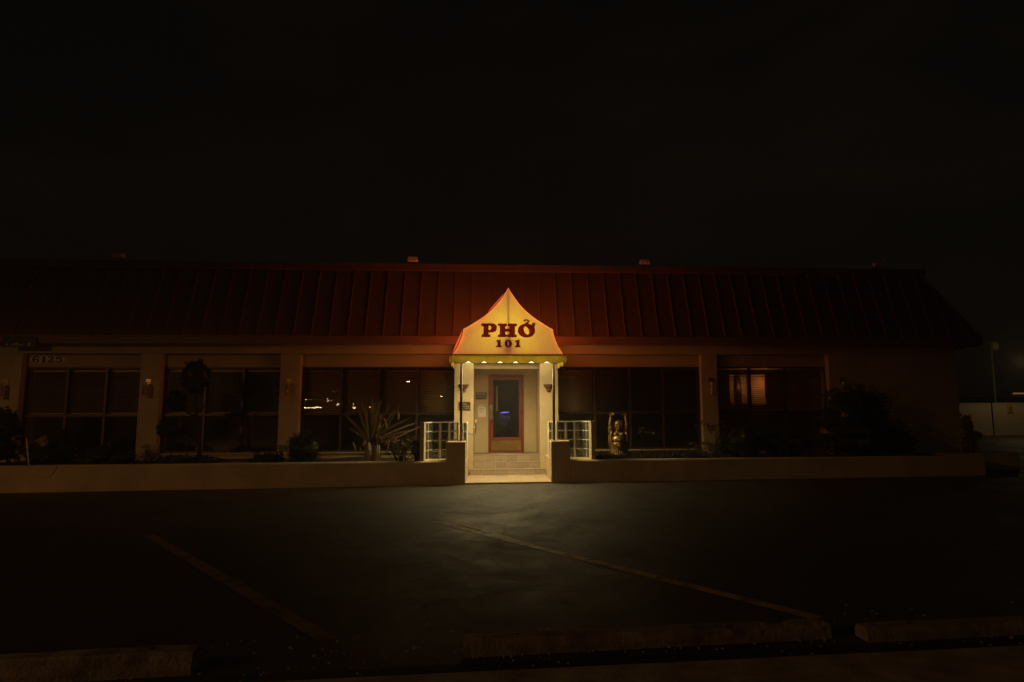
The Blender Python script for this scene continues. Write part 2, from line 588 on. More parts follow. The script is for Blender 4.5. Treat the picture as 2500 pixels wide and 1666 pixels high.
# eaves
part('soffit', MB().box(XL, 13.66, 16.96, YW + .02, 3.375, 3.40), HEADER, bld)
part('fascia', MB().box(XL, 13.68, 16.90, 16.955, 3.36, 3.555), FASCIA, bld, bevel=.008)
part('fascia_lip', MB().box(XL, 13.69, 16.885, 16.898, 3.535, 3.575), FASCIA, bld)
part('side_fascia', MB().box(13.62, 13.675, 16.957, 30, 3.36, 3.555), FASCIA, bld)
# mansard roof: backing slope, each pan and each seam
HIPX0, HIPX1, ZE, ZT, YE, YT = 13.70, 12.55, 3.56, 5.48, 16.93, 17.65
rb = MB().add([(XL, YE + .03, ZE), (HIPX0, YE + .03, ZE), (HIPX1, YT + .03, ZT), (XL, YT + .03, ZT),
               (HIPX0, 32, ZE), (HIPX1, 32, ZT)], [(0, 1, 2, 3), (1, 4, 5, 2)])
roof = part('mansard_roof', rb, ROOF, bld)
SP = .4572
sl_v = Vector((0, YT - YE, ZT - ZE))
SLEN = sl_v.length
sdir = sl_v.normalized()
snrm = Vector((0, -sdir.z, sdir.y))
X0S = -4.635                      # a seam seen in the photograph
pan_mesh, seam_mesh = {}, {}
def pan(cut0, cut1):
    """a metal pan between two seams, its top cut off by the hip; local x along eave, y up the slope"""
    k = (round(cut0, 3), round(cut1, 3))
    if k not in pan_mesh:
        h = SP / 2 - .002
        pts = [(-h, 0), (h, 0), (h, cut1), (-h, cut0)]
        m = MB().add([(x, y, 0) for x, y in pts] + [(x, y, .006) for x, y in pts],
                     [(3, 2, 1, 0), (4, 5, 6, 7), (0, 1, 5, 4), (1, 2, 6, 5), (2, 3, 7, 6), (3, 0, 4, 7)])
        pan_mesh[k] = m.mesh('roof_panel')
    return pan_mesh[k]
def seam(l):
    k = round(l, 3)
    if k not in seam_mesh:
        seam_mesh[k] = MB().box(-.011, .011, .0, l, .0065, .043).mesh('seam')
    return seam_mesh[k]
srot = Matrix((Vector((1, 0, 0)), sdir, snrm)).transposed().to_euler()
def hipcut(x):
    if x <= HIPX1:
        return SLEN
    return max(.02, SLEN * (HIPX0 - x) / (HIPX0 - HIPX1))
i = int((XL - X0S) / SP) + 1
while True:
    xs_ = X0S + i * SP
    if xs_ > HIPX0 - .1:
        break
    p = Vector((xs_, YE, ZE))
    part('seam', seam(hipcut(xs_)), SEAM, roof, loc=p, rot=srot)
    xm = xs_ + SP / 2
    if xm < HIPX0 - .1:
        part('roof_panel', pan(hipcut(xs_), hipcut(min(xs_ + SP, HIPX0 - .05))), ROOF, roof, loc=Vector((xm, YE, ZE)), rot=srot)
    i += 1
part('hip_cap', MB().tube([(HIPX0, YE, ZE + .01), (HIPX1, YT, ZT + .02)], .03, 6), SEAM, roof)
part('ridge_cap', MB().box(XL, HIPX1 + .1, YT - .045, YT + .25, ZT + .003, ZT + .20), ROOF, roof, bevel=.01)
part('ridge_drip', MB().box(XL, HIPX1 + .1, YT - .062, YT - .046, ZT - .012, ZT + .03), SEAM, roof)
part('flat_roof', MB().box(XL, HIPX1, YT + .2, 32, ZT - .35, ZT - .25), DARKMETAL, roof)
# porch recess
DX0, DX1, DZ0, DZ1, YD = -.062, .923, .476, 2.63, 18.15
for x0, x1 in ((-.94, -.446), (1.273, 1.754)):
    part('porch_column', MB().box(x0, x1, 16.75, 18.15, -.05, 2.86), STUCCO, bld, bevel=.012)
part('porch_wall', MB().box(-.446, DX0 - .002, YD, YD + .2, .3, 2.86), STUCCO, bld)
part('porch_wall', MB().box(DX1 + .002, 1.273, YD, YD + .2, .3, 2.86), STUCCO, bld)
part('porch_wall', MB().box(DX0 - .002, DX1 + .002, YD, YD + .2, DZ1 + .002, 2.86), STUCCO, bld)
part('porch_ceiling', MB().box(-.94, 1.754, 16.76, YD + .2, 2.861, 2.94), HEADER, bld)
part('porch_header', MB().box(-.94, 1.754, 17.0, YW - .002, 2.941, 3.36), STUCCO, bld)
part('wall_return', MB().box(-.94, -.90, YD + .2, 18.6, .476, 3.0), INTW, bld)
# inside
part('interior_floor', MB().box(XL, XR - .3, YB, 25, .40, .476), INTF, bld)
part('interior_wall', MB().box(XL, XR - .3, 25, 25.1, .4, 3.3), INTW, bld)
part('interior_ceiling', MB().box(XL, XR - .3, YB, 25, 2.95, 3.0), INTW, bld)
# door
df = MB()
fw = .055
df.box(DX0, DX0 + fw, YD - .03, YD + .10, DZ0, DZ1).box(DX1 - fw, DX1, YD - .03, YD + .10, DZ0, DZ1)
df.box(DX0 + fw, DX1 - fw, YD - .03, YD + .10, DZ1 - fw, DZ1)
door = part('door', df, DOORRED, bld)
lx0, lx1, lz0, lz1 = DX0 + fw + .004, DX1 - fw - .004, DZ0 + .012, DZ1 - fw - .005
gx0, gx1, gz0, gz1 = lx0 + .075, lx1 - .075, DZ0 + .42, lz1 - .075
lf = MB()
lf.box(lx0, gx0, YD - .012, YD + .035, lz0, lz1).box(gx1, lx1, YD - .012, YD + .035, lz0, lz1)
lf.box(gx0, gx1, YD - .012, YD + .035, gz1, lz1).box(gx0, gx1, YD - .012, YD + .035, lz0, gz0)
part('door_leaf', lf, DOORRED, door, bevel=.004)
part('pane', MB().box(gx0, gx1, YD + .006, YD + .014, gz0, gz1), DOORGLASS, door)
part('kick_plate', MB().box(lx0 + .02, lx1 - .02, YD - .019, YD - .0125, DZ0 + .06, DZ0 + .33), BRASS, door)
part('pull_plate', MB().box(lx0 - .03, lx0 + .055, YD - .034, YD - .0305, 1.40, 1.80), STEEL, door)
part('handle', MB().tube([(lx0 + .035, YD - .035, 1.66), (lx0 + .035, YD - .075, 1.66), (lx0 + .035, YD - .075, 1.55), (lx0 + .035, YD - .035, 1.55)], .009, 8), STEEL, door)
part('lock', MB().lathe([(0, .0), (.03, 0), (.03, .012), (0, .012)], n=14), DARKMETAL, door, loc=(lx0 + .035, YD - .0125, 1.335), rot=(R(90), 0, 0))
for zz in (.75, 1.55, 2.4):
    part('hinge', MB().box(DX1 - fw - .012, DX1 - fw + .008, YD - .045, YD - .031, zz, zz + .11), DARKMETAL, door)
part('threshold', MB().box(DX0 + fw, DX1 - fw, YD - .05, YD + .1, DZ0, DZ0 + .011), STEEL, door)

# blinds inside the upper panes: one thing each
bay_name = ['window beside the house number', 'window behind the pom-pom tree', 'window left of the porch', 'window behind the gold statue', 'rightmost window']
pos_name = {3: ['left', 'middle', 'right'], 4: ['first', 'second', 'third', 'fourth']}
def blind(bi, pi, x0, x1, n):
    w = x1 - x0 - .03
    cx = (x0 + x1) / 2
    z1, z0 = 2.70, 1.60
    tilt = R({0: 16, 1: 14, 2: (56, 62, 66, 68)[pi], 3: (68, 62, 54, 44)[min(pi, 3)], 4: 40}[bi])
    which = pos_name[n][pi] + (' from the left' if n == 4 else ' one of three')
    t = thing('window_blind', (cx, YG + .13, z1), 'brown slatted blind, %s, in the %s' % (which, bay_name[bi]), 'blind', 'slatted window blinds')
    part('headrail', MB().box(cx - w / 2, cx + w / 2, YG + .10, YG + .155, z1 - .015, z1 + .035), BLIND, t)
    m = MB()
    z = z1 - .04
    k = 0
    while z > z0 + .03:
        dy, dz = .024 * math.cos(tilt), .024 * math.sin(tilt)
        s = .004 * math.sin(k * 1.7 + cx)
        a_, b_ = (cx - w / 2, YG + .13 - dy, z - dz + s), (cx + w / 2, YG + .13 - dy, z - dz - s)
        c_, d_ = (cx + w / 2, YG + .13 + dy, z + dz - s), (cx - w / 2, YG + .13 + dy, z + dz + s)
        up = Vector((0, -math.sin(tilt), math.cos(tilt))) * .0025
        m.add([a_, b_, c_, d_] + [tuple(Vector(q) + up) for q in (a_, b_, c_, d_)],
              [(3, 2, 1, 0), (4, 5, 6, 7), (0, 1, 5, 4), (1, 2, 6, 5), (2, 3, 7, 6), (3, 0, 4, 7)])
        z -= .054
        k += 1
    stuff(part('slats', m, BLIND, t))
    part('bottom_rail', MB().box(cx - w / 2, cx + w / 2, YG + .105, YG + .155, z0 - .005, z0 + .02), BLIND, t)
    for s in (-.3, .32):
        part('cord', MB().tube([(cx + s * w, YG + .099, z1 - .02), (cx + s * w, YG + .099, z0)], .0035, 5), CORD, t)
cnt = {}
for b in blind_spots:
    cnt[b[0]] = cnt.get(b[0], 0) + 1
for bi, pi, x0, x1 in blind_spots:
    blind(bi, pi, x0, x1, cnt[bi])

# ================================================================== entrance steps and pad
steps = thing('entrance_steps', (.41, 16.45, 0), 'beige tiled steps leading up to the red door', 'steps')
sx0, sx1 = -.517, 1.393
base = MB().box(sx0, sx1, 16.462, 16.75, -.03, .146).box(-.446, 1.273, 16.762, 17.05, -.03, .304).box(-.446, 1.273, 17.062, YD, -.03, .463)
part('step_base', base, GROUT, steps)
tile_mesh = {}
def tile(x0, x1, y0, y1, z0, z1, parent):
    k = (round(x1 - x0, 3), round(y1 - y0, 3), round(z1 - z0, 3), random.randrange(4))
    if k not in tile_mesh:
        h = [(x1 - x0) / 2, (y1 - y0) / 2, (z1 - z0) / 2]
        me = MB().box(-h[0], h[0], -h[1], h[1], -h[2], h[2]).mesh('tile')
        me.materials.append(TILE[k[3]])
        tile_mesh[k] = me
    part('tile', tile_mesh[k], None, parent, loc=((x0 + x1) / 2, (y0 + y1) / 2, (z0 + z1) / 2 + random.uniform(-.0008, .0008)))
def tile_row(x0, x1, n, y0, y1, z0, z1, parent, off=0):
    gp = .007
    w = (x1 - x0) / n
    for k in range(n):
        tile(x0 + k * w + gp / 2, x0 + (k + 1) * w - gp / 2, y0, y1, z0, z1, parent)
for k, (x0, x1, yf, zt, dep) in enumerate(((sx0, sx1, 16.45, .158, .30), (-.446, 1.273, 16.75, .316, .30), (-.446, 1.273, 17.05, .475, 1.10))):
    n = 6
    tile_row(x0, x1, n, yf + .001, yf + .012, zt - .158 + .006, zt - .016, steps)
    rows = 1 if dep < .5 else 4
    for r_ in range(rows):
        d = dep / rows
        tile_row(x0, x1, n, yf - .004 + r_ * d + (0 if r_ == 0 else .006), yf + (r_ + 1) * d - .003, zt - .012, zt, steps)
pad = thing('tiled_landing', (.41, 15.5, 0), 'flat beige tiled landing between the two stucco piers at the foot of the steps', 'landing')
part('bed', MB().box(-.556, 1.398, 14.66, 16.462, -.05, .011), GROUT, pad)
for r_ in range(6):
    tile_row(-.55, 1.392, 6, 14.665 + r_ * .298, 14.665 + (r_ + 1) * .298 - .006, .0115, .020, pad)

# ================================================================== planter walls
def wobble(x, s=1.3, a=.007):
    return a * mnoise.noise((x * s, 3.1, 7.7))
def wall_run(x0, x1, y0, th, ztop, zbot):
    """a stucco retaining wall with a soft, hand-trowelled top edge"""
    m = MB()
    n = max(2, int((x1 - x0) / .22))
    prof = lambda z, f: [(y0 + .004, zbot), (y0, zbot + .2), (y0 + f, z - .035), (y0 + .012 + f, z - .012), (y0 + .035, z), (y0 + th - .03, z), (y0 + th - .008, z - .015), (y0 + th, z - .05), (y0 + th, zbot)]
    vs, fs = [], []
    for i in range(n + 1):
        x = x0 + (x1 - x0) * i / n
        z = ztop + wobble(x)
        for (y, zz) in prof(z, wobble(x + 50, 1.9, .008)):
            vs.append((x, y, zz))
    k = 9
    for i in range(n):
        for j in range(k - 1):
            fs.append((i * k + j, (i + 1) * k + j, (i + 1) * k + j + 1, i * k + j + 1))
    fs.append(tuple(range(k)))
    fs.append(tuple(n * k + j for j in range(k))[::-1])
    return m.add(vs, fs)
YP = 14.66
plw = thing('planter_wall', (-6, YP, 0), 'low stucco planter wall left of the entrance steps', 'wall')
part('wall', wall_run(XL, -.992, YP, .2, .497, -.25), STUCCO_P, plw)
part('pier', MB().box(-.993, -.560, YP - .004, 15.04, -.1, .922), STUCCO_P, plw, bevel=.018)
part('return_wall', MB().box(-.750, -.558, 15.042, 16.748, -.1, .496), STUCCO, plw, bevel=.02)
part('plinth', MB().box(-1.62, -.752, YP + .202, 15.62, .2, .505), STUCCO, plw, bevel=.02)
crack = MB().tube([at(139, 1139, YP - .001), at(136, 1148, YP - .001), at(128, 1157, YP - .001), at(121, 1167, YP - .001)], .006, 5)
crack.tube([at(118, 1166, YP - .001), at(95, 1166, YP - .001), at(70, 1161, YP - .001)], .003, 5)
part('crack', crack, BLACK, plw)
for (cx_, cy_, n_, w_) in ((420, 1140, 6, .0035), (655, 1136, 5, .003), (905, 1134, 6, .003)):
    pts = [at(cx_, cy_, YP - .001)]
    for k in range(n_):
        pts.append(pts[-1] + Vector((random.uniform(-.06, .05), 0, -random.uniform(.04, .075))))
    part('crack', MB().tube([Vector((p.x, YP + .001, p.z)) for p in pts], w_, 4), BLACK, plw)
prw = thing('planter_wall', (6, YP, 0), 'low stucco planter wall right of the entrance steps', 'wall')
part('wall', wall_run(1.794, 11.65, YP, .2, .497, -.1), STUCCO_P, prw)
part('pier', MB().box(1.360, 1.795, YP - .004, 15.04, -.1, .922), STUCCO_P, prw, bevel=.018)
part('return_wall', MB().box(1.400, 1.592, 15.042, 16.748, -.1, .496), STUCCO, prw, bevel=.02)
part('plinth', MB().box(1.594, 2.42, YP + .202, 15.62, .2, .505), STUCCO, prw, bevel=.02)
part('end_wall', MB().box(11.45, 11.648, YP + .201, 16.3, -.1, .49), STUCCO_P, prw, bevel=.02)
part('rear_wall', wall_run(11.65, 13.75, 16.1, .2, .46, -.1), STUCCO_P, prw)
sm = MB()
def soil(name, x0, x1):
    m = MB()
    nx, ny = int((x1 - x0) / .25), 10
    for j in range(ny + 1):
        for i in range(nx + 1):
            x, y = x0 + (x1 - x0) * i / nx, 14.84 + 2.66 * j / ny
            m.v.append((x, y, .425 + .05 * mnoise.noise((x * 1.3, y * 1.3, 2))))
    for j in range(ny):
        for i in range(nx):
            k = j * (nx + 1) + i
            m.f.append((k, k + 1, k + nx + 2, k + nx + 1))
    structure(part(name, m, SOIL))
soil('planter_soil', XL, -.60)
soil('planter_soil', 1.42, 11.5)
structure(part('side_ground', MB().box(11.64, 13.7, 16.25, 30, -.05, .40), SOIL))

# ================================================================== glass block walls
def block_mesh(w, d, h):
    """pressed glass block: rounded edges, faces slightly dished"""
    m = MB()
    e = .012
    for s in (1, -1):
        y = s * d / 2
        ring = [(-w / 2 + e, -h / 2 + e), (w / 2 - e, -h / 2 + e), (w / 2 - e, h / 2 - e), (-w / 2 + e, h / 2 - e)]
        inn = [(x * .72, z * .72) for x, z in ring]
        vs = [(x, y, z) for x, z in ring] + [(x, y * .86, z) for x, z in inn]
        fs = [(0, 1, 5, 4), (1, 2, 6, 5), (2, 3, 7, 6), (3, 0, 4, 7), (4, 5, 6, 7)]
        m.add(vs, fs if s < 0 else [f[::-1] for f in fs])
    o4 = [(-w / 2, -h / 2), (w / 2, -h / 2), (w / 2, h / 2), (-w / 2, h / 2)]
    r4 = [(-w / 2 + e, -h / 2 + e), (w / 2 - e, -h / 2 + e), (w / 2 - e, h / 2 - e), (-w / 2 + e, h / 2 - e)]
    vs = [(x, -d / 2, z) for x, z in r4] + [(x, -d / 2 + e, z) for x, z in o4] + [(x, d / 2 - e, z) for x, z in o4] + [(x, d / 2, z) for x, z in r4]
    fs = [(k * 4 + (i + 1) % 4, k * 4 + i, (k + 1) * 4 + i, (k + 1) * 4 + (i + 1) % 4) for k in range(3) for i in range(4)]
    m.add(vs, fs)
    return m.mesh('glass_block')
bcache = {}
def block_wall(pts, label, postx):
    """pts: plan of the joints between the columns of blocks"""
    t = thing('glass_block_wall', (sum(p[0] for p in pts) / len(pts), 15.2, .505), label, 'wall', 'glass block walls beside the steps')
    zb, zt, rows = .508, 1.350, 4
    hz = (zt - zb) / rows
    mort = MB()
    jw, dp = .013, .082
    for (xa, ya), (xb, yb) in zip(pts, pts[1:]):
        L = math.hypot(xb - xa, yb - ya)
        ang = math.atan2(yb - ya, xb - xa)
        w = L - jw
        for r_ in range(rows):
            k = (round(w, 2), round(hz, 3))
            if k not in bcache:
                bcache[k] = block_mesh(w, dp, hz - jw)
            part('glass_block', bcache[k], BLOCK, t, loc=((xa + xb) / 2, (ya + yb) / 2, zb + hz * (r_ + .5)), rot=(0, 0, ang))
        M_ = Matrix.Translation(((xa + xb) / 2, (ya + yb) / 2, 0)) @ Matrix.Rotation(ang, 4, 'Z')
        for r_ in range(rows + 1):
            z = zb + hz * r_
            h = jw / 2 if 0 < r_ < rows else .011
            b = MB().box(-w / 2, w / 2, -dp / 2 + .004, dp / 2 - .004, z - h + .0005, z + h - .0005)
            mort.add([M_ @ Vector(v) for v in b.v], b.f)
    for (x, y) in pts:
        mort.tube([(x, y, zb - .01), (x, y, zt + .0108)], .0395, 12)
    part('mortar', mort, MORTAR, t)
    part('end_post', MB().box(postx[0], postx[1], 14.72, 14.93, .497, zt + .012), STUCCO, t, bevel=.008)
block_wall([(-1.505, 14.90), (-1.46, 15.10), (-1.385, 15.28), (-1.175, 15.30), (-.963, 15.30), (-.752, 15.31), (-.575, 15.42)],
           'curved glass block wall left of the entrance steps', (-1.575, -1.485))
block_wall([(1.392, 15.42), (1.557, 15.31), (1.768, 15.30), (1.98, 15.30), (2.19, 15.28), (2.258, 15.10), (2.30, 14.90)],
           'curved glass block wall right of the entrance steps, in front of the statue', (2.285, 2.378))

# ================================================================== awning sign
aw = thing('entrance_awning', (.395, 14.85, .922), 'lit yellow pagoda awning sign with scalloped valance over the entrance', 'awning')
PXM, PZM = .00928, (4.438 - 2.875) / 165.
def zx(x, y):
    """lettering was measured on an enlargement of the sign; back to metres on its face"""
    px, py = 1050 + x / 5.8075, 660 + y / 5.8075
    return (.395 + (px - 1241.4) * PXM, 4.438 - (py - 700.6) * PZM)
half = [(1113, 236), (1080, 288), (1045, 342), (1010, 393), (965, 452), (915, 512), (870, 557), (820, 603), (760, 650), (700, 693), (640, 731), (580, 768), (520, 804), (465, 833),
        (462, 870), (452, 915), (436, 965), (412, 1025), (385, 1085), (350, 1140), (309, 1191)]
left = [zx(*p) for p in half]
right = [(2 * .395 - x, z) for x, z in left]
outline = left[::-1] + right[1:]
YA = 14.60
fm = MB().add([(x, YA, z) for x, z in outline], [])
bm = bmesh.new()
vs_ = [bm.verts.new((x, YA, z)) for x, z in outline]
bm.faces.new(vs_)
bmesh.ops.triangulate(bm, faces=bm.faces[:])
me = bpy.data.meshes.new('sign_face')
bm.to_mesh(me)
bm.free()
part('sign_face', me, FRONT, aw)
sh = MB()
n = len(outline)
yb = 17.55
sh.add([(x, YA + .004, z) for x, z in outline] + [(.42 + (x - .395) * .93, yb, 2.875 + (z - 2.875) * .90) for x, z in outline], [(i, i + 1, n + i + 1, n + i) for i in range(n - 1)])
part('canopy', sh, SHELL, aw, smooth=False)
li = MB()
inn = [(.395 + (x - .395) * .965, 2.90 + (z - 2.90) * .965) for x, z in outline]
li.add([(x, YA + .03, z) for x, z in inn] + [(.42 + (x - .395) * .93, 17.0, 2.90 + (z - 2.90) * .90) for x, z in inn], [(i, i + 1, n + i + 1, n + i) for i in range(n - 1)])
li.add([(.42 + (x - .395) * .93, 16.9, 2.90 + (z - 2.90) * .90) for x, z in inn], [tuple(range(n))])
part('glow_shield', li, NUMPLATE, aw)  # unseen inner skin added to keep the canopy's glow off the sign face
part('edge_piping', MB().tube([(x, YA + .004, z) for x, z in outline], .010, 6), PIPING, aw)
part('bottom_rail', MB().tube([(-.905, YA - .012, 2.868), (1.695, YA - .012, 2.868)], .013, 6).tube([(-.905, YA, 2.868), (-.905, 16.9, 2.868)], .013, 6).tube([(1.695, YA, 2.868), (1.695, 16.9, 2.868)], .013, 6), PIPING, aw)
part('centre_rib', MB().box(.382, .408, YA + .012, YA + .04, 2.95, 4.40), DARKMETAL, aw)
part('lamp_box', MB().box(.27, .52, YA + .07, YA + .16, 2.95, 3.27), DARKMETAL, aw, bevel=.02)
part('diffuser', MB().box(-.84, 1.65, YA + .03, 16.74, 2.862, 2.868), DIFFUSER, aw)
part('diffuser_shield', MB().box(-.85, 1.66, YA + .02, 16.76, 2.870, 2.905), NUMPLATE, aw)  # opaque sheet added so the diffuser lights only downwards, not the cloth
part('back_panel', MB().box(-.90, 1.70, 16.985, 16.998, 2.72, 3.36), STUCCO, aw)
# valance, scalloped
cusps = [-.926] + [zx(c, 0)[0] for c in (330, 548, 770, 995, 1215, 1440, 1660, 1880)] + [1.713]
def scallop(cus, wav):
    """list of (u, drop) along a scalloped hem"""
    o = []
    for a_, b_ in zip(cus, cus[1:]):
        k = 10
        full = (b_ - a_) > .2
        for i in range(k):
            t = i / k
            if full:
                d = 1 - abs(2 * t - 1) ** 1.7
            else:
                d = (1 - t ** 1.7) if a_ == cus[0] else 1 - (1 - t) ** 1.7
            o.append((a_ + (b_ - a_) * t, d))
    o.append((cus[-1], 1))
    return o
def valance(cus, place, name='valance'):
    hem = scallop(cus, 0)
    m, vs, fs = MB(), [], []
    zt_, zc, zl = 2.872, 2.722, 2.667
    for u, d in hem:
        for k in range(5):
            t = k / 4
            zb_ = zc + (zl - zc) * d
            wv = .010 * t * math.sin(u * 9.1) + .006 * t * math.sin(u * 23)
            vs.append(place(u, zt_ + (zb_ - zt_) * t, wv))
    for i in range(len(hem) - 1):
        for k in range(4):
            fs.append((i * 5 + k, (i + 1) * 5 + k, (i + 1) * 5 + k + 1, i * 5 + k + 1))
    m.add(vs, fs)
    v = part(name, m, VALANCE, aw, smooth=True)
    pts = [place(u, zc + (zl - zc) * d, .010 * math.sin(u * 9.1) + .006 * math.sin(u * 23) - .002) for u, d in hem]
    part('hem', MB().tube(pts, .0055, 5), PIPING, v)
valance(cusps, lambda u, z, w: (u, YA - .022 - w, z))
ys_ = [YA - .02 + .353 * k for k in range(7)] + [17.0]
valance(ys_, lambda u, z, w: (-.926 - .004 - w, u, z), 'side_valance')
valance(ys_, lambda u, z, w: (1.713 + .004 + w, u, z), 'side_valance')
for x in (-.672, 1.447):
    p = part('post', MB().tube([(x, 14.84, .925), (x, 14.84, 2.86)], .030, 12), POST, aw, smooth=True)
    part('base_plate', MB().lathe([(0, .018), (.05, .018), (.075, .008), (.075, 0)], (x, 14.84, .922), 14), POST, p)

# lettering
def rounded(pts):
    """outline with rounded corners; points (x, y, radius)"""
    out = []
    n = len(pts)
    for i in range(n):
        p = Vector(pts[i][:2])
        r = pts[i][2] if len(pts[i]) > 2 else 0
        if not r:
            out.append(tuple(p))
            continue
        a_, b_ = Vector(pts[i - 1][:2]), Vector(pts[(i + 1) % n][:2])
        da, db = (a_ - p), (b_ - p)
        ra, rb_ = min(r, da.length * .49), min(r, db.length * .49)
        s, e = p + da.normalized() * ra, p + db.normalized() * rb_
        for k in range(6):
            t = k / 5
            out.append(tuple(s * (1 - t) ** 2 + p * 2 * t * (1 - t) + e * t ** 2))
    return out
def ellipse(cx, cy, rx, ry, rot=0, n=28, a0=0, a1=360):
    o = []
    full = a1 - a0 == 360
    for k in range(n if full else n + 1):
        t = R(a0 + (a1 - a0) * k / n)
        x, y = rx * math.cos(t), ry * math.sin(t)
        o.append((cx + x * math.cos(R(rot)) - y * math.sin(R(rot)), cy + x * math.sin(R(rot)) + y * math.cos(R(rot))))
    return o
def ribbon(pts, ws, cap=True, n=6):
    """a brush stroke along a smooth path"""
    P_ = [Vector(p) for p in pts]
    sm_, sw = [], []
    for i in range(len(P_) - 1):
        p0, p1, p2, p3 = P_[max(i - 1, 0)], P_[i], P_[i + 1], P_[min(i + 2, len(P_) - 1)]
        for k in range(n):
            t = k / n
            sm_.append(.5 * ((2 * p1) + (p2 - p0) * t + (2 * p0 - 5 * p1 + 4 * p2 - p3) * t * t + (3 * p1 - p0 - 3 * p2 + p3) * t ** 3))
            sw.append(ws[i] * (1 - t) + ws[i + 1] * t)
    sm_.append(P_[-1])
    sw.append(ws[-1])
    L_, R_ = [], []
    for i, p in enumerate(sm_):
        d = (sm_[min(i + 1, len(sm_) - 1)] - sm_[max(i - 1, 0)]).normalized()
        nn = Vector((-d.y, d.x)) * sw[i] / 2
        L_.append(tuple(p + nn))
        R_.append(tuple(p - nn))
    return L_ + R_[::-1]
def fill(loops, f, y0, y1, name):
    """flat letter with holes: outlines in drawing space, f maps them to x, z on the sign"""
    cu = bpy.data.curves.new(name, 'CURVE')
    cu.dimensions = '2D'
    cu.fill_mode = 'BOTH'
    cu.extrude = abs(y1 - y0) / 2
    for lp in loops:
        sp = cu.splines.new('POLY')
        sp.points.add(len(lp) - 1)
        for i, q in enumerate(lp):
            x, z = f(*q)
            sp.points[i].co = (x, z, 0, 1)
        sp.use_cyclic_u = True
    o = bpy.data.objects.new(name, cu)
    COL.objects.link(o)
    dg = bpy.context.evaluated_depsgraph_get()
    me = bpy.data.meshes.new_from_object(o.evaluated_get(dg))
    bpy.data.objects.remove(o)
    me.transform(Matrix.Translation((0, (y0 + y1) / 2, 0)) @ Matrix.Rotation(R(90), 4, 'X'))
    me.name = name
    me.materials.clear()
    return me
def joined(meshes, name):
    bm = bmesh.new()
    for m in meshes:
        bm.from_mesh(m)
    me = bpy.data.meshes.new(name)
    bm.to_mesh(me)
    bm.free()
    return me
YL0, YL1 = YA - .004, YA - .0015
Pg = rounded([(722, 756, 14), (870, 754)] + ellipse(880, 819, 70, 65, 0, 16, -85, 88) + [(832, 884), (830, 912), (857, 916, 12), (857, 951, 14), (731, 951, 14), (731, 916, 12), (757, 910), (757, 800), (722, 792, 14)])
Ph = [(832, 789), (842, 789)] + ellipse(844, 819, 24, 30, 0, 10, -80, 80) + [(832, 850)]
part('letter', fill([Pg, Ph], zx, YL0, YL1, 'letter'), LETTER, aw)
Hg = rounded([(963, 757, 14), (1092, 757, 14), (1092, 792, 12), (1068, 800), (1068, 832), (1126, 832), (1126, 800), (1106, 792, 12), (1106, 757, 14), (1234, 757, 14), (1234, 792, 12), (1206, 800),
              (1206, 910), (1231, 916, 12), (1231, 951, 14), (1093, 951, 14), (1093, 916, 12), (1124, 910), (1124, 874), (1068, 874), (1068, 910), (1090, 916, 12), (1090, 951, 14), (963, 951, 14), (963, 916, 12), (990, 910), (990, 800), (963, 792, 12)])
part('letter', fill([Hg], zx, YL0, YL1, 'letter'), LETTER, aw)
Og, Oh = ellipse(1372, 856, 125, 100), ellipse(1372, 856, 34, 61, -24)
hook = ribbon([(1338, 728), (1346, 712), (1376, 706), (1405, 724), (1392, 742), (1374, 752), (1372, 764)], [24, 24, 22, 26, 26, 34, 46])
horn = ellipse(1474, 768, 27, 26)
tail = ribbon([(1489, 782), (1470, 800), (1444, 802)], [22, 22, 30])
part('letter', joined([fill([Og, Oh], zx, YL0, YL1, 'o'), fill([hook], zx, YL0 - .0006, YL1 - .0006, 'h'), fill([horn], zx, YL0 - .0012, YL1 - .0012, 'n'), fill([tail], zx, YL0 - .0018, YL1 - .0018, 't')], 'letter'), LETTER, aw)
one = [(940, 996, 8), (1003, 984, 3), (1003, 1066), (1019, 1073, 7), (1019, 1093, 8), (937, 1093, 8), (937, 1073, 7), (957, 1066), (957, 1018), (940, 1016, 8)]
for dx in (0, 268):
    part('digit', fill([rounded([(p[0] + dx, *p[1:]) for p in one])], zx, YL0, YL1, 'digit'), LETTER, aw)
part('digit', fill([ellipse(1111, 1040, 53, 54), ellipse(1111, 1040, 13, 36)], zx, YL0, YL1, 'digit'), LETTER, aw)

def lamp(name, kind, loc, energy, color, size, parent=None, rot=None):
    l = bpy.data.lights.new(name, kind)
    l.energy, l.color = energy, color
    if kind == 'POINT':
        l.shadow_soft_size = size
    o = bpy.data.objects.new(name, l)
    COL.objects.link(o)
    if parent:
        o.parent = parent
        o.matrix_parent_inverse = wloc(parent).inverted()
    o.location = loc
    if rot:
        o.rotation_euler = rot
    return o
def area(name, loc, w, h, energy, color, parent):
    l = bpy.data.lights.new(name, 'AREA')
    l.shape, l.size, l.size_y, l.energy, l.color = 'RECTANGLE', w, h, energy, color
    o = bpy.data.objects.new(name, l)
    COL.objects.link(o)
    o.parent = parent
    o.matrix_parent_inverse = wloc(parent).inverted()
    o.location = loc
    l.spread = R(150)
area('awning_downlight', (.40, 15.25, 2.858), 1.5, .35, 78, (1.0, .82, .38), aw)  # unseen lamp below the diffuser, added to carry its downward light
for x, z, e in ((.04, 3.34, 4.0), (.75, 3.34, 4.0), (.395, 3.70, 3.4)):
    lamp('awning_bulb', 'POINT', (x, YA + .42, z), e, (.84, 1.0, .20), .10, aw)
for x in (-.3, 1.1):
    lamp('awning_bulb', 'POINT', (x, 16.4, 3.25), 2.5, (1.0, .60, .30), .10, aw)

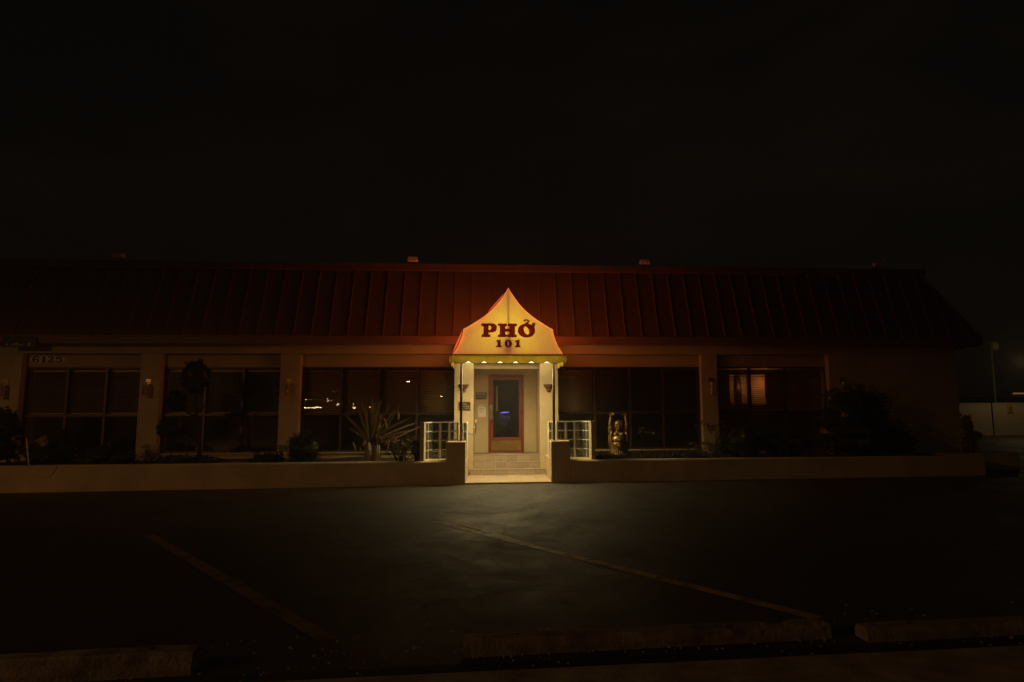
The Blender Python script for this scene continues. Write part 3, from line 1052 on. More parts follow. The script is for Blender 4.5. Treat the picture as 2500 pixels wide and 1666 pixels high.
# ================================================================== porch fittings
def text_mesh(s, size, name='text', align='CENTER', bold=0):
    cu = bpy.data.curves.new(name, 'FONT')
    cu.body, cu.size, cu.align_x, cu.align_y = s, size, align, 'CENTER'
    cu.offset = bold
    cu.extrude = .0006
    o = bpy.data.objects.new(name, cu)
    COL.objects.link(o)
    me = bpy.data.meshes.new_from_object(o.evaluated_get(bpy.context.evaluated_depsgraph_get()))
    bpy.data.objects.remove(o)
    me.transform(Matrix.Rotation(R(90), 4, 'X'))
    me.materials.clear()
    return me
def sconce(x, label):
    t = thing('porch_sconce', (x, 16.75, 2.2), label, 'lamp', 'half-bowl sconces on the porch columns')
    prof = [(.0, -.19), (.045, -.185), (.055, -.15), (.05, -.125), (.085, -.10), (.118, -.05), (.135, -.012), (.135, .0), (.12, .0), (.10, -.04), (.0, -.09)]
    part('bowl', MB().lathe(prof, (x, 16.749, 2.30), 16, math.pi, 2 * math.pi), CLAY, t, smooth=False)
    part('back_plate', MB().box(x - .05, x + .05, 16.738, 16.749, 2.12, 2.25), CLAY, t)
sconce(-.70, 'brown half-bowl sconce on the left porch column')
sconce(1.50, 'brown half-bowl sconce on the right porch column')
def plate(name, label, cat, cx, y, cz, w, h, mat, lines, lmat, frame=None):
    t = thing(name, (cx, y, cz - h / 2), label, cat)
    b = part('board', MB().box(cx - w / 2, cx + w / 2, y - .014, y - .001, cz - h / 2, cz + h / 2), mat, t, bevel=.003)
    if frame:
        f = MB()
        e = .012
        f.box(cx - w / 2 - e, cx + w / 2 + e, y - .019, y - .001, cz + h / 2 + .0005, cz + h / 2 + e).box(cx - w / 2 - e, cx + w / 2 + e, y - .019, y - .001, cz - h / 2 - e, cz - h / 2 - .0005)
        f.box(cx - w / 2 - e, cx - w / 2 - .0005, y - .019, y - .001, cz - h / 2, cz + h / 2).box(cx + w / 2 + .0005, cx + w / 2 + e, y - .019, y - .001, cz - h / 2, cz + h / 2)
        part('frame', f, frame, t)
    for s, size, dz in lines:
        part('lettering', text_mesh(s, size), lmat, b, loc=(cx, y - .0155, cz + dz))
    return t
plate('hours_sign', 'dark framed opening hours sign on the left porch column', 'sign', -.67, 16.75, 1.745, .28, .19, PLATE,
      [('Open', .055, .055), ('7 Days a week', .042, .0), ('10am to 9:30 Pm', .040, -.055)], PALE, BRASS)
plate('please_sign', 'dark PLEASE sign on the wall left of the red door', 'sign', -.265, YD, 2.05, .295, .19, PLATE,
      [('PLEASE', .075, .052), ('NO OUTSIDE', .036, -.005), ('FOOD OR DRINK', .036, -.048)], PALE)
plate('notice_paper', 'white paper notice taped to the wall left of the red door', 'paper', -.25, YD, 1.605, .22, .29, PAPER,
      [('NOTICE', .036, .095), ('Please wait to be', .022, .05), ('seated by our', .022, .015), ('staff', .022, -.015)], BLACK)
plate('small_label', 'small pale label above the white paper notice', 'label', -.25, YD, 1.785, .15, .045, PAPER, [('WELCOME', .026, 0)], BLACK)
hr = thing('handrail', (-.44, 16.9, 1.2), 'bent metal grab rail on the left side of the steps', 'handrail')
part('rail', MB().tube([(-.446, 16.30, 1.055), (-.40, 16.30, 1.055), (-.385, 16.42, 1.06), (-.385, 16.85, 1.20), (-.385, 17.05, 1.36), (-.385, 17.05, 1.42)], .017, 8), STEEL, hr, smooth=True)
part('bracket', MB().tube([(-.447, 16.85, 1.20), (-.385, 16.85, 1.20)], .012, 8), STEEL, hr)
part('rail_post', MB().tube([(-.40, 16.30, 1.055), (-.475, 16.30, 1.05), (-.56, 16.30, 1.05), (-.60, 16.30, .97), (-.60, 16.30, .49)], .016, 8), STEEL, hr, smooth=True)

# wall lanterns on the pillars
lm_plate = MB().box(-.06, .06, -.022, -.001, .08, .24).mesh('back_plate')
lm_arm = MB().tube([(0, -.02, .15), (0, -.10, .15), (0, -.12, .13)], .011, 8).mesh('arm')
lm_cap = MB().lathe([(0, .125), (.02, .125), (.028, .11), (.078, .10), (.078, .085), (0, .085)], (0, -.12, 0), 18).mesh('cap')
lm_glass = MB().lathe([(.068, .084), (.068, -.19)], (0, -.12, 0), 18).mesh('glass_cylinder', True)
lm_base = MB().lathe([(0, -.19), (.074, -.19), (.074, -.21), (.03, -.225), (0, -.225)], (0, -.12, 0), 18).mesh('base')
cg = MB()
for k in range(4):
    t_ = math.pi / 4 + k * math.pi / 2
    cg.tube([(.074 * math.cos(t_), -.12 + .074 * math.sin(t_), .085), (.074 * math.cos(t_), -.12 + .074 * math.sin(t_), -.19)], .005, 5)
lm_cage = cg.mesh('cage')
lm_bulb = MB().ell((0, -.12, -.08), (.028, .028, .05), 10, 7).mesh('bulb', True)
BULB = pm('bulb_glass', (.75, .68, .55), (.7, .62, .5), 5, .15)
for x, zz, lab in ((-12.24, 2.22, 'brass glass lantern on the leftmost wall beside the house number'), (-8.77, 2.24, 'brass glass lantern on the pillar right of the house number window'),
                   (-5.25, 2.24, 'brass glass lantern on the pillar right of the pom-pom tree'), (6.0, 2.26, 'brass glass lantern on the pillar right of the gold statue'),
                   (9.72, 2.26, 'brass glass lantern on the wall above the big dark bush')):
    t = thing('wall_lantern', (x, YW, zz), lab, 'lamp', 'unlit lanterns on the pillars')
    local('back_plate', lm_plate, BRASS, t)
    local('arm', lm_arm, BRASS, t)
    local('cap', lm_cap, BRASS, t)
    local('glass_cylinder', lm_glass, LAMPGLASS, t)
    local('cage', lm_cage, BRASS, t)
    local('base', lm_base, BRASS, t)
    local('bulb', lm_bulb, BULB, t)

# house number
hn = thing('house_number_sign', (-11.4, YG - .04, 2.92), 'pale pointed house number plate reading 6125 above the left window', 'sign')
hc, hw, hh = (-11.392, 2.995), .455, .088
yh = YG - .035
part('board', MB().prism([(hc[0] - hw, hc[1]), (hc[0] - hw + .10, hc[1] - hh), (hc[0] + hw - .10, hc[1] - hh), (hc[0] + hw, hc[1]), (hc[0] + hw - .10, hc[1] + hh), (hc[0] - hw + .10, hc[1] + hh)], yh - .016, yh - .001), NUMPLATE, hn, bevel=.003)
def nf(x, y):      # measured on an enlargement, 0..800 wide
    return (hc[0] + (x - 1225) * .00098, hc[1] - (y - 680) * .00088)
y0, y1 = yh - .0195, yh - .0165
part('digit', fill([rounded([(1070, 620, 4), (1165, 588, 3), (1165, 742), (1180, 748, 5), (1180, 768, 5), (1066, 768, 5), (1066, 748, 5), (1094, 742), (1094, 630)])], nf, y0, y1, 'digit'), BLACK, hn)
six = joined([fill([ellipse(930, 712, 82, 58), ellipse(930, 714, 32, 32)], nf, y0, y1, 'a'), fill([ribbon([(868, 705), (866, 660), (900, 608), (960, 596), (1000, 622), (998, 638)], [44, 50, 44, 28, 36, 30])], nf, y0 - .0006, y1 - .0006, 'b')], 'digit')
part('digit', six, BLACK, hn)
two = fill([ribbon([(1252, 640), (1262, 606), (1310, 594), (1350, 620), (1340, 662), (1290, 706), (1250, 745), (1320, 748), (1385, 740), (1388, 722)], [44, 34, 30, 44, 46, 42, 40, 46, 40, 22])], nf, y0, y1, 'digit')
part('digit', two, BLACK, hn)
five = joined([fill([ribbon([(1450, 600), (1520, 606), (1590, 598)], [30, 34, 36])], nf, y0 - .0006, y1 - .0006, 'a'), fill([ribbon([(1458, 600), (1452, 640), (1450, 668)], [30, 28, 26])], nf, y0 - .0012, y1 - .0012, 'b'),
               fill([ribbon([(1450, 668), (1500, 645), (1560, 670), (1572, 712), (1530, 752), (1470, 748), (1452, 722)], [24, 30, 44, 48, 36, 32, 42])], nf, y0, y1, 'c')], 'digit')
part('digit', five, BLACK, hn)
# dark sign under the eave at the left edge
es = thing('eave_sign', (-11.72, 16.87, 3.25), 'dark rounded sign with worn pale lettering under the eave at the left edge', 'sign')
ew = rounded([(-12.12, 3.255, .05), (-11.33, 3.255, .05), (-11.33, 3.52, .05), (-12.12, 3.52, .05)])
part('board', MB().prism(ew, 16.850, 16.883), PLATE, es)
part('worn_mark', MB().box(-11.93, -11.62, 16.846, 16.8495, 3.300, 3.318).box(-11.86, -11.74, 16.846, 16.8495, 3.330, 3.352), PALE, es)
part('worn_mark', MB().prism([(-11.52, 3.29), (-11.47, 3.29), (-11.47, 3.36), (-11.52, 3.37)], 16.846, 16.8495), PALE, es)
part('worn_mark', MB().prism([(-12.06, 3.34), (-12.03, 3.305), (-11.98, 3.30), (-11.99, 3.32), (-12.03, 3.345)], 16.846, 16.8495), PALE, es)
# floodlights on the roof edge
FLB = pm('flood_box', (.82, .66, .50), (.74, .58, .44), 5, .5)
fl_head = MB().add([(-.14, -.10, -.045), (.14, -.10, -.045), (.14, .06, -.075), (-.14, .06, -.075), (-.125, -.075, .062), (.125, -.075, .062), (.12, .06, .05), (-.12, .06, .05)],
                   [(3, 2, 1, 0), (4, 5, 6, 7), (0, 1, 5, 4), (1, 2, 6, 5), (2, 3, 7, 6), (3, 0, 4, 7)]).mesh('head')
fl_arm = MB().tube([(0, .02, -.03), (0, .05, -.14), (0, .10, -.16)], .014, 8).mesh('arm')
for x, z, lab in ((-2.156, 5.80, 'small box floodlight on the roof edge left of the awning peak'), (4.336, 5.80, 'small box floodlight on the roof edge right of the awning peak'),
                  (-9.94, 5.80, 'small box floodlight on the roof edge at the far left'), (11.24, 5.80, 'small box floodlight on the roof edge at the far right')):
    t = thing('roof_floodlight', (x, 17.72, 5.68), lab, 'floodlight', 'floodlights along the roof edge')
    part('head', fl_head, FLB, t, loc=(x, 17.66, z), rot=(0, 0, R(-3 if x < 0 else 4)))
    part('arm', fl_arm, DARKMETAL, t, loc=(x, 17.66, z))
vp = thing('vent_pipe', (11.66, 17.9, 5.2), 'short vent pipe standing on the roof at the far right', 'pipe')
part('pipe', MB().tube([(11.66, 17.95, 5.1), (11.66, 17.95, 6.02)], .05, 10), FLB, vp, smooth=True)
part('cap', MB().lathe([(0, .06), (.065, .05), (.065, 0), (0, 0)], (11.66, 17.95, 6.0), 10), FLB, vp)

# ================================================================== things lit inside
neon = emit('blue_neon', (.16, .13, 1.0), 2.2)
ln = thing('neon_light', (.5, 22.6, 1.5), 'blue neon tube glowing inside behind the glass of the red door', 'light')
a_, b_ = at(1221, 1009, 22.6), at(1243, 1007, 22.6)
part('tube', MB().tube([a_, a_.lerp(b_, .5) + Vector((0, 0, .012)), b_], [.006, .020, .010], 8), neon, ln)
part('tube', MB().tube([at(1228, 1021, 22.6), at(1234, 1020, 22.6)], .010, 8), emit('blue_neon_dim', (.16, .13, 1.0), .25), ln)
part('rail', MB().tube([at(1216, 1013, 22.7), at(1250, 1012, 22.7)], .012, 6), DARKMETAL, ln)
lamp('neon_fill', 'POINT', (.45, 22.3, 1.5), 3.0, (.45, .40, 1.0), .2, ln)  # unseen point light added to tone the interior beyond the tube's own light
lamp('interior_fill', 'POINT', (1.2, 21.5, 2.6), 2.2, (1.0, .75, .45), .2, ln)  # unseen warm fill added to lift the dark interior, no fixture here
part('stand', MB().box(.20, .70, 22.70, 23.0, .476, at(1232, 1016, 22.7).z), DARKMETAL, ln)
amber = pm('amber_screen', (.80, .52, .28), (.62, .38, .19), 3, .7)
lp = thing('lit_patch_screen', (7.6, 20.6, .476), 'amber screen added as lit wall behind the blinds of the rightmost window', 'light panel')
p0, p1 = at(1783, 988, 20.6), at(1866, 914, 20.6)
part('screen', MB().box(p0.x, p1.x, 20.6, 20.62, p0.z, p1.z), amber, lp)  # amber stand-in for a lit wall, lit by hidden lamps before it
lamp('panel_lamp', 'POINT', (p1.x - .12, 20.25, p1.z - .35), 4.2, (1.0, .42, .13), .06, lp)
lamp('panel_lamp', 'POINT', (p0.x + .35, 20.25, p1.z - .4), 2.6, (1.0, .42, .13), .06, lp)
part('lamp_bulb', MB().ell((p1.x - .12, 20.38, p1.z + .2), (.04, .04, .06), 10, 7), BULB, lp)
part('panel_stand', MB().box(p0.x - .08, p1.x + .08, 20.64, 20.72, .476, p1.z + .08), DARKMETAL, lp)
part('bar', MB().box(at(1829, 950, 20.5).x - .07, at(1829, 950, 20.5).x + .07, 20.5, 20.55, .476, p1.z + .05), DARKMETAL, lp)
part('bar', MB().box(at(1803, 950, 20.5).x - .06, at(1803, 950, 20.5).x + .10, 20.5, 20.55, .476, p1.z - .12), DARKMETAL, lp)
mb_ = thing('door_strip', (.08, 18.6, .476), 'narrow pale vertical strip standing inside the left edge of the door glass', 'board')  # pale strip added to stand for a bright streak in the door glass
m0, m1 = at(1211, 1004, 18.45), at(1215.5, 943, 18.45)
part('strip', MB().box(m0.x, m1.x, 18.45, 18.46, m0.z, m1.z), pm('pale_strip', (.85, .75, .45), (.8, .7, .4), 9, .6), mb_)
part('stand', MB().box(m0.x - .01, m1.x + .01, 18.462, 18.50, .476, m1.z), DARKMETAL, mb_)

# ================================================================== gold statue
def statue():
    bx, by, bz = 3.13, 15.75, .47
    m = MB()
    def e(x, y, z, rx, ry, rz, rot=None):
        m.ell((x, y, z), (rx, ry, rz), 18, 12, rot)
    # skirt of the robe, belly, chest
    m.lathe([(.0, .03), (.180, .03), (.190, .08), (.178, .16), (.184, .24), (.190, .29), (.16, .36), (0, .38)], n=24)
    e(0, -.045, .385, .178, .165, .125)
    e(0, .005, .485, .165, .12, .11)
    for s in (-1, 1):
        e(s * .072, -.100, .505, .060, .050, .046)         # chest
        e(s * .135, .01, .555, .070, .075, .070)           # shoulders
        # robe falling open beside the belly
        m.tube([(s * .150, -.03, .60), (s * .178, -.08, .51), (s * .192, -.10, .40), (s * .175, -.125, .30), (s * .07, -.175, .255)], [.030, .032, .028, .024, .020], 8)
        m.tube([(s * .195, .02, .56), (s * .215, .02, .44), (s * .22, .02, .32), (s * .20, .02, .14)], [.038, .034, .032, .024], 8)
        # raised arms
        sh_, el_, wr_ = Vector((s * .150, .0, .57)), Vector((s * .195, -.02, .745)), Vector((s * (.178 if s < 0 else .165), -.03, .90))
        m.tube([sh_, sh_.lerp(el_, .5), el_, el_.lerp(wr_, .5), wr_], [.070, .062, .050, .043, .030], 10)
        m.tube([sh_ + Vector((s * .02, .0, -.03)), sh_.lerp(el_, .6) + Vector((s * .012, 0, 0))], [.080, .072], 10)   # sleeve
        e(wr_.x, wr_.y, wr_.z + .03, .034, .022, .038)
        for k in range(4):                                  # fingers opened to the sky
            fx = (k - 1.5) * .018
            l = (.050, .062, .058, .044)[k]
            b0 = wr_ + Vector((fx, -.002, .055))
            m.tube([b0, b0 + Vector((fx * .6 - s * .008, -.008, l * .55)), b0 + Vector((fx * 1.1 - s * .026, -.018, l))], [.0092, .0086, .0072], 6)
        t0 = wr_ + Vector((-s * .024, -.006, .03))
        m.tube([t0, t0 + Vector((-s * .026, -.01, .020)), t0 + Vector((-s * .042, -.012, .046))], [.011, .010, .008], 6)
        # feet
        e(s * .085, -.175, .045, .046, .075, .030)
        for k in range(4):
            e(s * .085 + (k - 1.5) * .020, -.245, .040, .011, .015, .013)
        # long ears, cheeks, eyes and brows
        e(s * .112, .0, .685, .016, .026, .062)
        e(s * .055, -.092, .680, .036, .030, .030)
        m.tube([(s * .020, -.122, .728), (s * .045, -.124, .737), (s * .072, -.104, .724)], .0075, 5)
        m.tube([(s * .018, -.118, .758), (s * .046, -.120, .770), (s * .080, -.096, .754)], .0065, 5)
    # head, jaw, neck
    e(0, 0, .725, .110, .112, .112)
    e(0, -.025, .665, .104, .098, .074)
    e(0, -.070, .618, .075, .048, .030)
    e(0, 0, .590, .10, .08, .055)
    e(0, -.128, .705, .020, .028, .021)                     # nose
    m.tube([(-.052, -.113, .672), (-.025, -.124, .652), (0, -.127, .647), (.025, -.124, .652), (.052, -.113, .672)], .008, 6)
    m.tube([(-.032, -.119, .648), (0, -.126, .630), (.032, -.119, .648)], .0075, 6)
    m.tube([(0, -.212, .368), (.008, -.215, .380), (0, -.212, .392), (-.010, -.215, .380), (0, -.212, .368)], .007, 5)
    # sash, knot and folds of the skirt
    m.tube([(.172 * math.cos(t), -.005 + .186 * math.sin(t), .288 - .015 * math.cos(2 * t)) for t in [2 * math.pi * k / 20 for k in range(21)]], .020, 6)
    m.tube([(0, -.195, .285), (.012, -.206, .235), (.034, -.205, .18)], [.018, .020, .014], 6)
    m.tube([(0, -.195, .285), (-.034, -.204, .245), (-.056, -.20, .20)], [.018, .019, .014], 6)
    for k in range(13):
        t = math.pi * (1.08 + .84 * k / 12)
        w_ = .02 * math.sin(k * 2.1)
        m.tube([(.186 * math.cos(t), .186 * math.sin(t), .25), (.184 * math.cos(t + w_), .184 * math.sin(t + w_), .15), (.200 * math.cos(t - w_), .200 * math.sin(t - w_), .04)], [.009, .015, .018], 5)
    me = m.mesh('body', True)
    o = bpy.data.objects.new('tmp', me)
    COL.objects.link(o)
    rm = o.modifiers.new('remesh', 'REMESH')
    rm.mode = 'VOXEL'
    rm.voxel_size = .0052
    rm.use_smooth_shade = True
    smo = o.modifiers.new('smooth', 'SMOOTH')
    smo.factor, smo.iterations = .45, 2
    me2 = bpy.data.meshes.new_from_object(o.evaluated_get(bpy.context.evaluated_depsgraph_get()))
    bpy.data.objects.remove(o)
    me2.materials.clear()
    me2.name = 'body'
    t = thing('statue', (bx, by, bz), 'gold laughing Buddha statue with both arms raised in the planter', 'statue')
    b = local('body', me2, GOLD, t, (0, 0, .03))
    local('plinth', MB().lathe([(0, .075), (.20, .075), (.22, .06), (.225, 0), (.225, -.12), (0, -.12)], n=24).mesh('plinth'), GOLD, t)
    s = 1.0
    t.scale = (1.04, 1.04, 1.045)
    t.rotation_euler = (0, 0, R(-8))
statue()

# ================================================================== wheel stops and kerb
STOPC = pm('worn_concrete', (.36, .28, .19), (.12, .09, .06), 5.5, .9, bump=.7, bscale=45, spec=.2, detail=9)
def wheel_stop(p, q, label, k_=1.):
    p, q = Vector((*p, 0)), Vector((*q, 0))
    d = q - p
    L = d.length
    ang = math.atan2(d.y, d.x)
    c = (p + q) / 2
    t = thing('wheel_stop', (c.x, c.y, gz(c.x) - .02), label, 'wheel stop', 'concrete wheel stops')
    t.rotation_euler = (0, 0, ang)
    m = MB()
    prof = [(0, -.03), (-.002, .045), (.012, .132 * k_), (.020, .140 * k_), (.128, .140 * k_), (.136, .132 * k_), (.152, .045), (.150, -.03)]
    n = 40
    vs = []
    for i in range(n + 1):
        u = -L / 2 + L * i / n
        sh_ = 1 if 0 < i < n else .94
        for (y, z) in prof:
            j = .005 * mnoise.noise((u * 6, y * 30 + L, z * 30)) - (.014 if z > .05 and mnoise.noise((u * 3.1 + 9, L, y * 9)) > .42 else 0)
            vs.append((u, y + j, z * sh_ + j))
    k = len(prof)
    fs = [(i * k + j, (i + 1) * k + j, (i + 1) * k + j + 1, i * k + j + 1) for i in range(n) for j in range(k - 1)]
    fs += [tuple(range(k)), tuple(n * k + j for j in range(k))[::-1]]
    m.add(vs, fs)
    local('block', m.mesh('block'), STOPC, t)
    for s in (-.36, .36):
        local('anchor_pin', MB().lathe([(0, .012), (.012, .010), (.014, 0)], (s * L, .075, .139 * k_), 10).mesh('anchor_pin'), DARKMETAL, t)
wheel_stop((-3.60, 4.08), (-1.78, 4.19), 'concrete wheel stop lying at the lower left corner')
wheel_stop((-.17, 4.30), (2.30, 4.40), 'long concrete wheel stop lying in the lower middle', .72)
wheel_stop((2.50, 4.30), (4.9, 4.38), 'concrete wheel stop lying at the lower right corner', .6)
kb = MB()
kv = []
for i in range(31):
    x = -3 + i * .3
    j = .006 * mnoise.noise((x * 2, 1, 1))
    yb_ = 3.86 + .022 * x
    for (y, z) in ((yb_, -.05), (yb_ + j, .05), (yb_ - .03 + j, .072), (yb_ - .55, .075), (yb_ - .55, -.05)):
        kv.append((x, y, z + gz(x)))
kb.add(kv, [(i * 5 + k + 1, (i + 1) * 5 + k + 1, (i + 1) * 5 + k, i * 5 + k) for i in range(30) for k in range(4)])
structure(part('kerb', kb, CONC))
gb = MB()  # strip behind the kerb, darker than the asphalt
for i in range(31):
    x = -4 + i * .33
    for k in range(6):
        y = 3.84 + .022 * x + k * .068
        gb.v.append((x, y, gz(x) - .012 + .006 * mnoise.noise((x * 5, y * 5, 4))))
gb.f = [(i * 6 + k, (i + 1) * 6 + k, (i + 1) * 6 + k + 1, i * 6 + k + 1) for i in range(30) for k in range(5)]
structure(part('gutter', gb, pm('gutter_dark', (.022, .018, .014), (.016, .013, .010), 6, .95, bump=.5, bscale=30)))

# ================================================================== plants
rnd = random.Random(11)
def rv():
    while True:
        v = Vector((rnd.uniform(-1, 1), rnd.uniform(-1, 1), rnd.uniform(-1, 1)))
        if .05 < v.length < 1:
            return v
def leaf(m, p, d, up, L, w):
    d = d.normalized()
    s = d.cross(up)
    if s.length < .01:
        s = d.orthogonal()
    s = s.normalized() * w / 2
    nn = s.cross(d).normalized() * w * .25
    m.add([p, p + d * L * .5 + s + nn, p + d * L, p + d * L * .5 - s + nn], [(0, 1, 2), (0, 2, 3)])
def clump(m, c, r, n, L, w, shell=.55, rough=.25, flat=0):
    """leaves through an uneven crown: denser near the outside, gathered in tufts"""
    c = Vector(c)
    tufts = []
    for _ in range(max(6, n // 14)):
        v = rv().normalized()
        k = 1 + rough * mnoise.noise(v * 2.3 + c * 3)
        k *= 1 - (1 - shell) * rnd.random() ** 2
        tufts.append((Vector((v.x * r[0] * k, v.y * r[1] * k, v.z * r[2] * k)), v))
    for _ in range(n):
        t, v = rnd.choice(tufts)
        p = c + t + rv() * min(r) * .16
        leaf(m, p, (v + rv() * .9), rv(), L * rnd.uniform(.6, 1.25), w * rnd.uniform(.7, 1.2))
def core(m, c, r, k=.70):
    """the dense lightless middle of a clipped crown"""
    e_ = MB().ell((0, 0, 0), (1, 1, 1), 14, 10)
    m.add([Vector(c) + Vector((v[0] * r[0], v[1] * r[1], v[2] * r[2])) * k * (1 + .35 * mnoise.noise(Vector(v) * 2.2 + Vector(c) * 3)) for v in e_.v], e_.f)
def shrub(name, label, base, crowns, n, L, w, mat, cat='shrub', group=None, stem=True, shell=.55, rough=.3, bark=None):
    t = thing(name, base, label, cat, group)
    m = MB()
    tot = sum(r[0] * r[2] for c, r in crowns)
    for c, r in crowns:
        clump(m, c, r, int(n * r[0] * r[2] / tot), L, w, shell, rough)
        if shell > .45:
            core(m, c, r, .82)
    part('leaves', m, mat, t)
    if stem:
        s = MB()
        for c, r in crowns:
            b = Vector(base)
            for k in range(4):
                e_ = Vector(c) + Vector((rnd.uniform(-.6, .6) * r[0], rnd.uniform(-.6, .6) * r[1], rnd.uniform(-.2, .6) * r[2]))
                s.tube([b + Vector((rnd.uniform(-.03, .03), rnd.uniform(-.03, .03), -.05)), b.lerp(e_, .5) + rv() * .04, e_], [.018, .012, .005], 5)
        part('stem', s, bark or BARK, t)
    return t
SZ = .43
def crown(px0, px1, py0, py1, Y, ry=None):
    """a crown spanning that much of the view when it stands at depth Y"""
    a_, b_ = at(px0, py1, Y), at(px1, py0, Y)
    rx, rz = abs(b_.x - a_.x) / 2, abs(b_.z - a_.z) / 2
    return (((a_.x + b_.x) / 2, Y, (a_.z + b_.z) / 2), (rx, ry or rx, rz))
def shrub_px(name, label, boxes, Y, n, L, w, mat, **kw):
    cr_ = [crown(*b, Y + (i % 2) * .12) for i, b in enumerate(boxes)]
    bx = sum(c[0][0] for c in cr_) / len(cr_)
    return shrub(name, label, (bx, Y, SZ), cr_, n, L, w, mat, **kw)

shrub_px('leafy_shrub', 'tall dark leafy shrub at the left edge beside the house number window', [(-60, 52, 1002, 1090), (-70, 40, 1060, 1130)], 15.6, 2600, .07, .035, LEAF_D)
shrub_px('low_shrub', 'dark low shrub under the house number window, left half', [(60, 165, 1082, 1138), (110, 190, 1070, 1136)], 15.8, 2000, .05, .026, LEAF_D)
shrub_px('low_shrub', 'dark low shrub under the house number window, right half', [(195, 285, 1088, 1136), (255, 335, 1100, 1136)], 15.8, 1800, .05, .026, LEAF_D)
# twiggy plant by the second pillar
def twiggy(label, px0, px1, py0, py1, Y, n, mat, leafn=500, L=.045, name='twiggy_shrub'):
    c, r = crown(px0, px1, py0, py1, Y, .3)
    t = thing(name, (c[0], Y, SZ), label, 'shrub')
    s, m = MB(), MB()
    for k in range(n):
        e_ = Vector((c[0] + rnd.uniform(-1, 1) * r[0], Y + rnd.uniform(-.25, .25), c[2] + r[2] * rnd.uniform(-.2, 1)))
        b = Vector((c[0] + rnd.uniform(-.3, .3) * r[0], Y + rnd.uniform(-.1, .1), SZ - .05))
        mid = b.lerp(e_, .55) + Vector((rnd.uniform(-.06, .06), rnd.uniform(-.05, .05), .06))
        s.tube([b, mid, e_], [.008, .005, .002], 4)
        for q in range(leafn // n):
            u = rnd.uniform(.35, 1)
            p = (b.lerp(mid, u / .55) if u < .55 else mid.lerp(e_, (u - .55) / .45)) + rv() * .03
            leaf(m, p, rv() + Vector((0, 0, .3)), rv(), L * rnd.uniform(.6, 1.3), L * .35)
    part('twigs', s, BARK, t)
    part('leaves', m, mat, t)
    return t
twiggy('thin twiggy shrub at the foot of the pillar right of the house number window', 325, 402, 1082, 1136, 15.9, 26, LEAF_M)
# pom-pom tree
def topiary():
    Y = 15.9
    b = at(488, 1128, Y)
    t = thing('topiary_tree', (b.x, Y, SZ), 'dark pom-pom clipped tree in front of the second window', 'tree')
    P_ = lambda x, y: at(x, y, Y)
    tr = MB()
    tr.tube([(b.x, Y, SZ - .1), P_(487, 1085), P_(483, 1040), P_(478, 990), P_(478, 930)], [.055, .048, .042, .034, .02], 9)
    tr.tube([P_(486, 1075), P_(455, 1060), P_(425, 1048)], [.03, .024, .014], 7)
    tr.tube([P_(482, 1020), P_(455, 1005), P_(432, 990)], [.028, .02, .012], 7)
    tr.tube([P_(481, 1010), P_(500, 990), P_(506, 985)], [.024, .016, .01], 7)
    part('trunk', tr, BARK, t, smooth=True)
    for (x0, x1, y0_, y1_) in ((443, 512, 878, 962), (405, 455, 955, 1003), (386, 456, 1022, 1070)):
        m = MB()
        c, r = crown(x0, x1, y0_, y1_, Y)
        clump(m, c, r, 2300, .045, .024, .5, .12)
        core(m, c, r, .9)
        part('crown', m, LEAF_D, t)
topiary()
shrub_px('low_shrub', 'dark low hedge at the foot of the pom-pom tree', [(388, 470, 1110, 1140), (450, 545, 1112, 1140)], 15.4, 1700, .045, .024, LEAF_D)
shrub_px('low_shrub', 'dark low hedge left of the round clipped shrub', [(612, 700, 1106, 1140)], 15.4, 1100, .045, .024, LEAF_D)
shrub_px('round_shrub', 'round clipped dark shrub right of the third pillar', [(700, 786, 1056, 1134)], 15.5, 3200, .04, .022, LEAF_D, rough=.12)
def fern():
    Y = 15.3
    b = at(686, 1108, Y)
    t = thing('fern', (b.x, Y, SZ), 'small pale fern beside the round clipped shrub', 'fern')
    m = MB()
    for k in range(11):
        a_ = R(-75 + 15 * k)
        tip = b + Vector((math.sin(a_) * .17, -.05 * math.cos(a_ * 3), .10 + .09 * math.cos(a_)))
        for q in range(9):
            u = q / 9
            p = b.lerp(tip, u) + Vector((0, 0, .05 * math.sin(u * 3)))
            for s in (-1, 1):
                leaf(m, p, (tip - b).normalized() * .5 + Vector((math.cos(a_), 0, -math.sin(a_))) * s, Vector((0, -1, .3)), .04 * (1 - u * .6), .012)
    part('fronds', m, LEAF_M, t)
    part('stem', MB().tube([b + Vector((0, 0, -.3)), b], .012, 6), BARK, t)
fern()
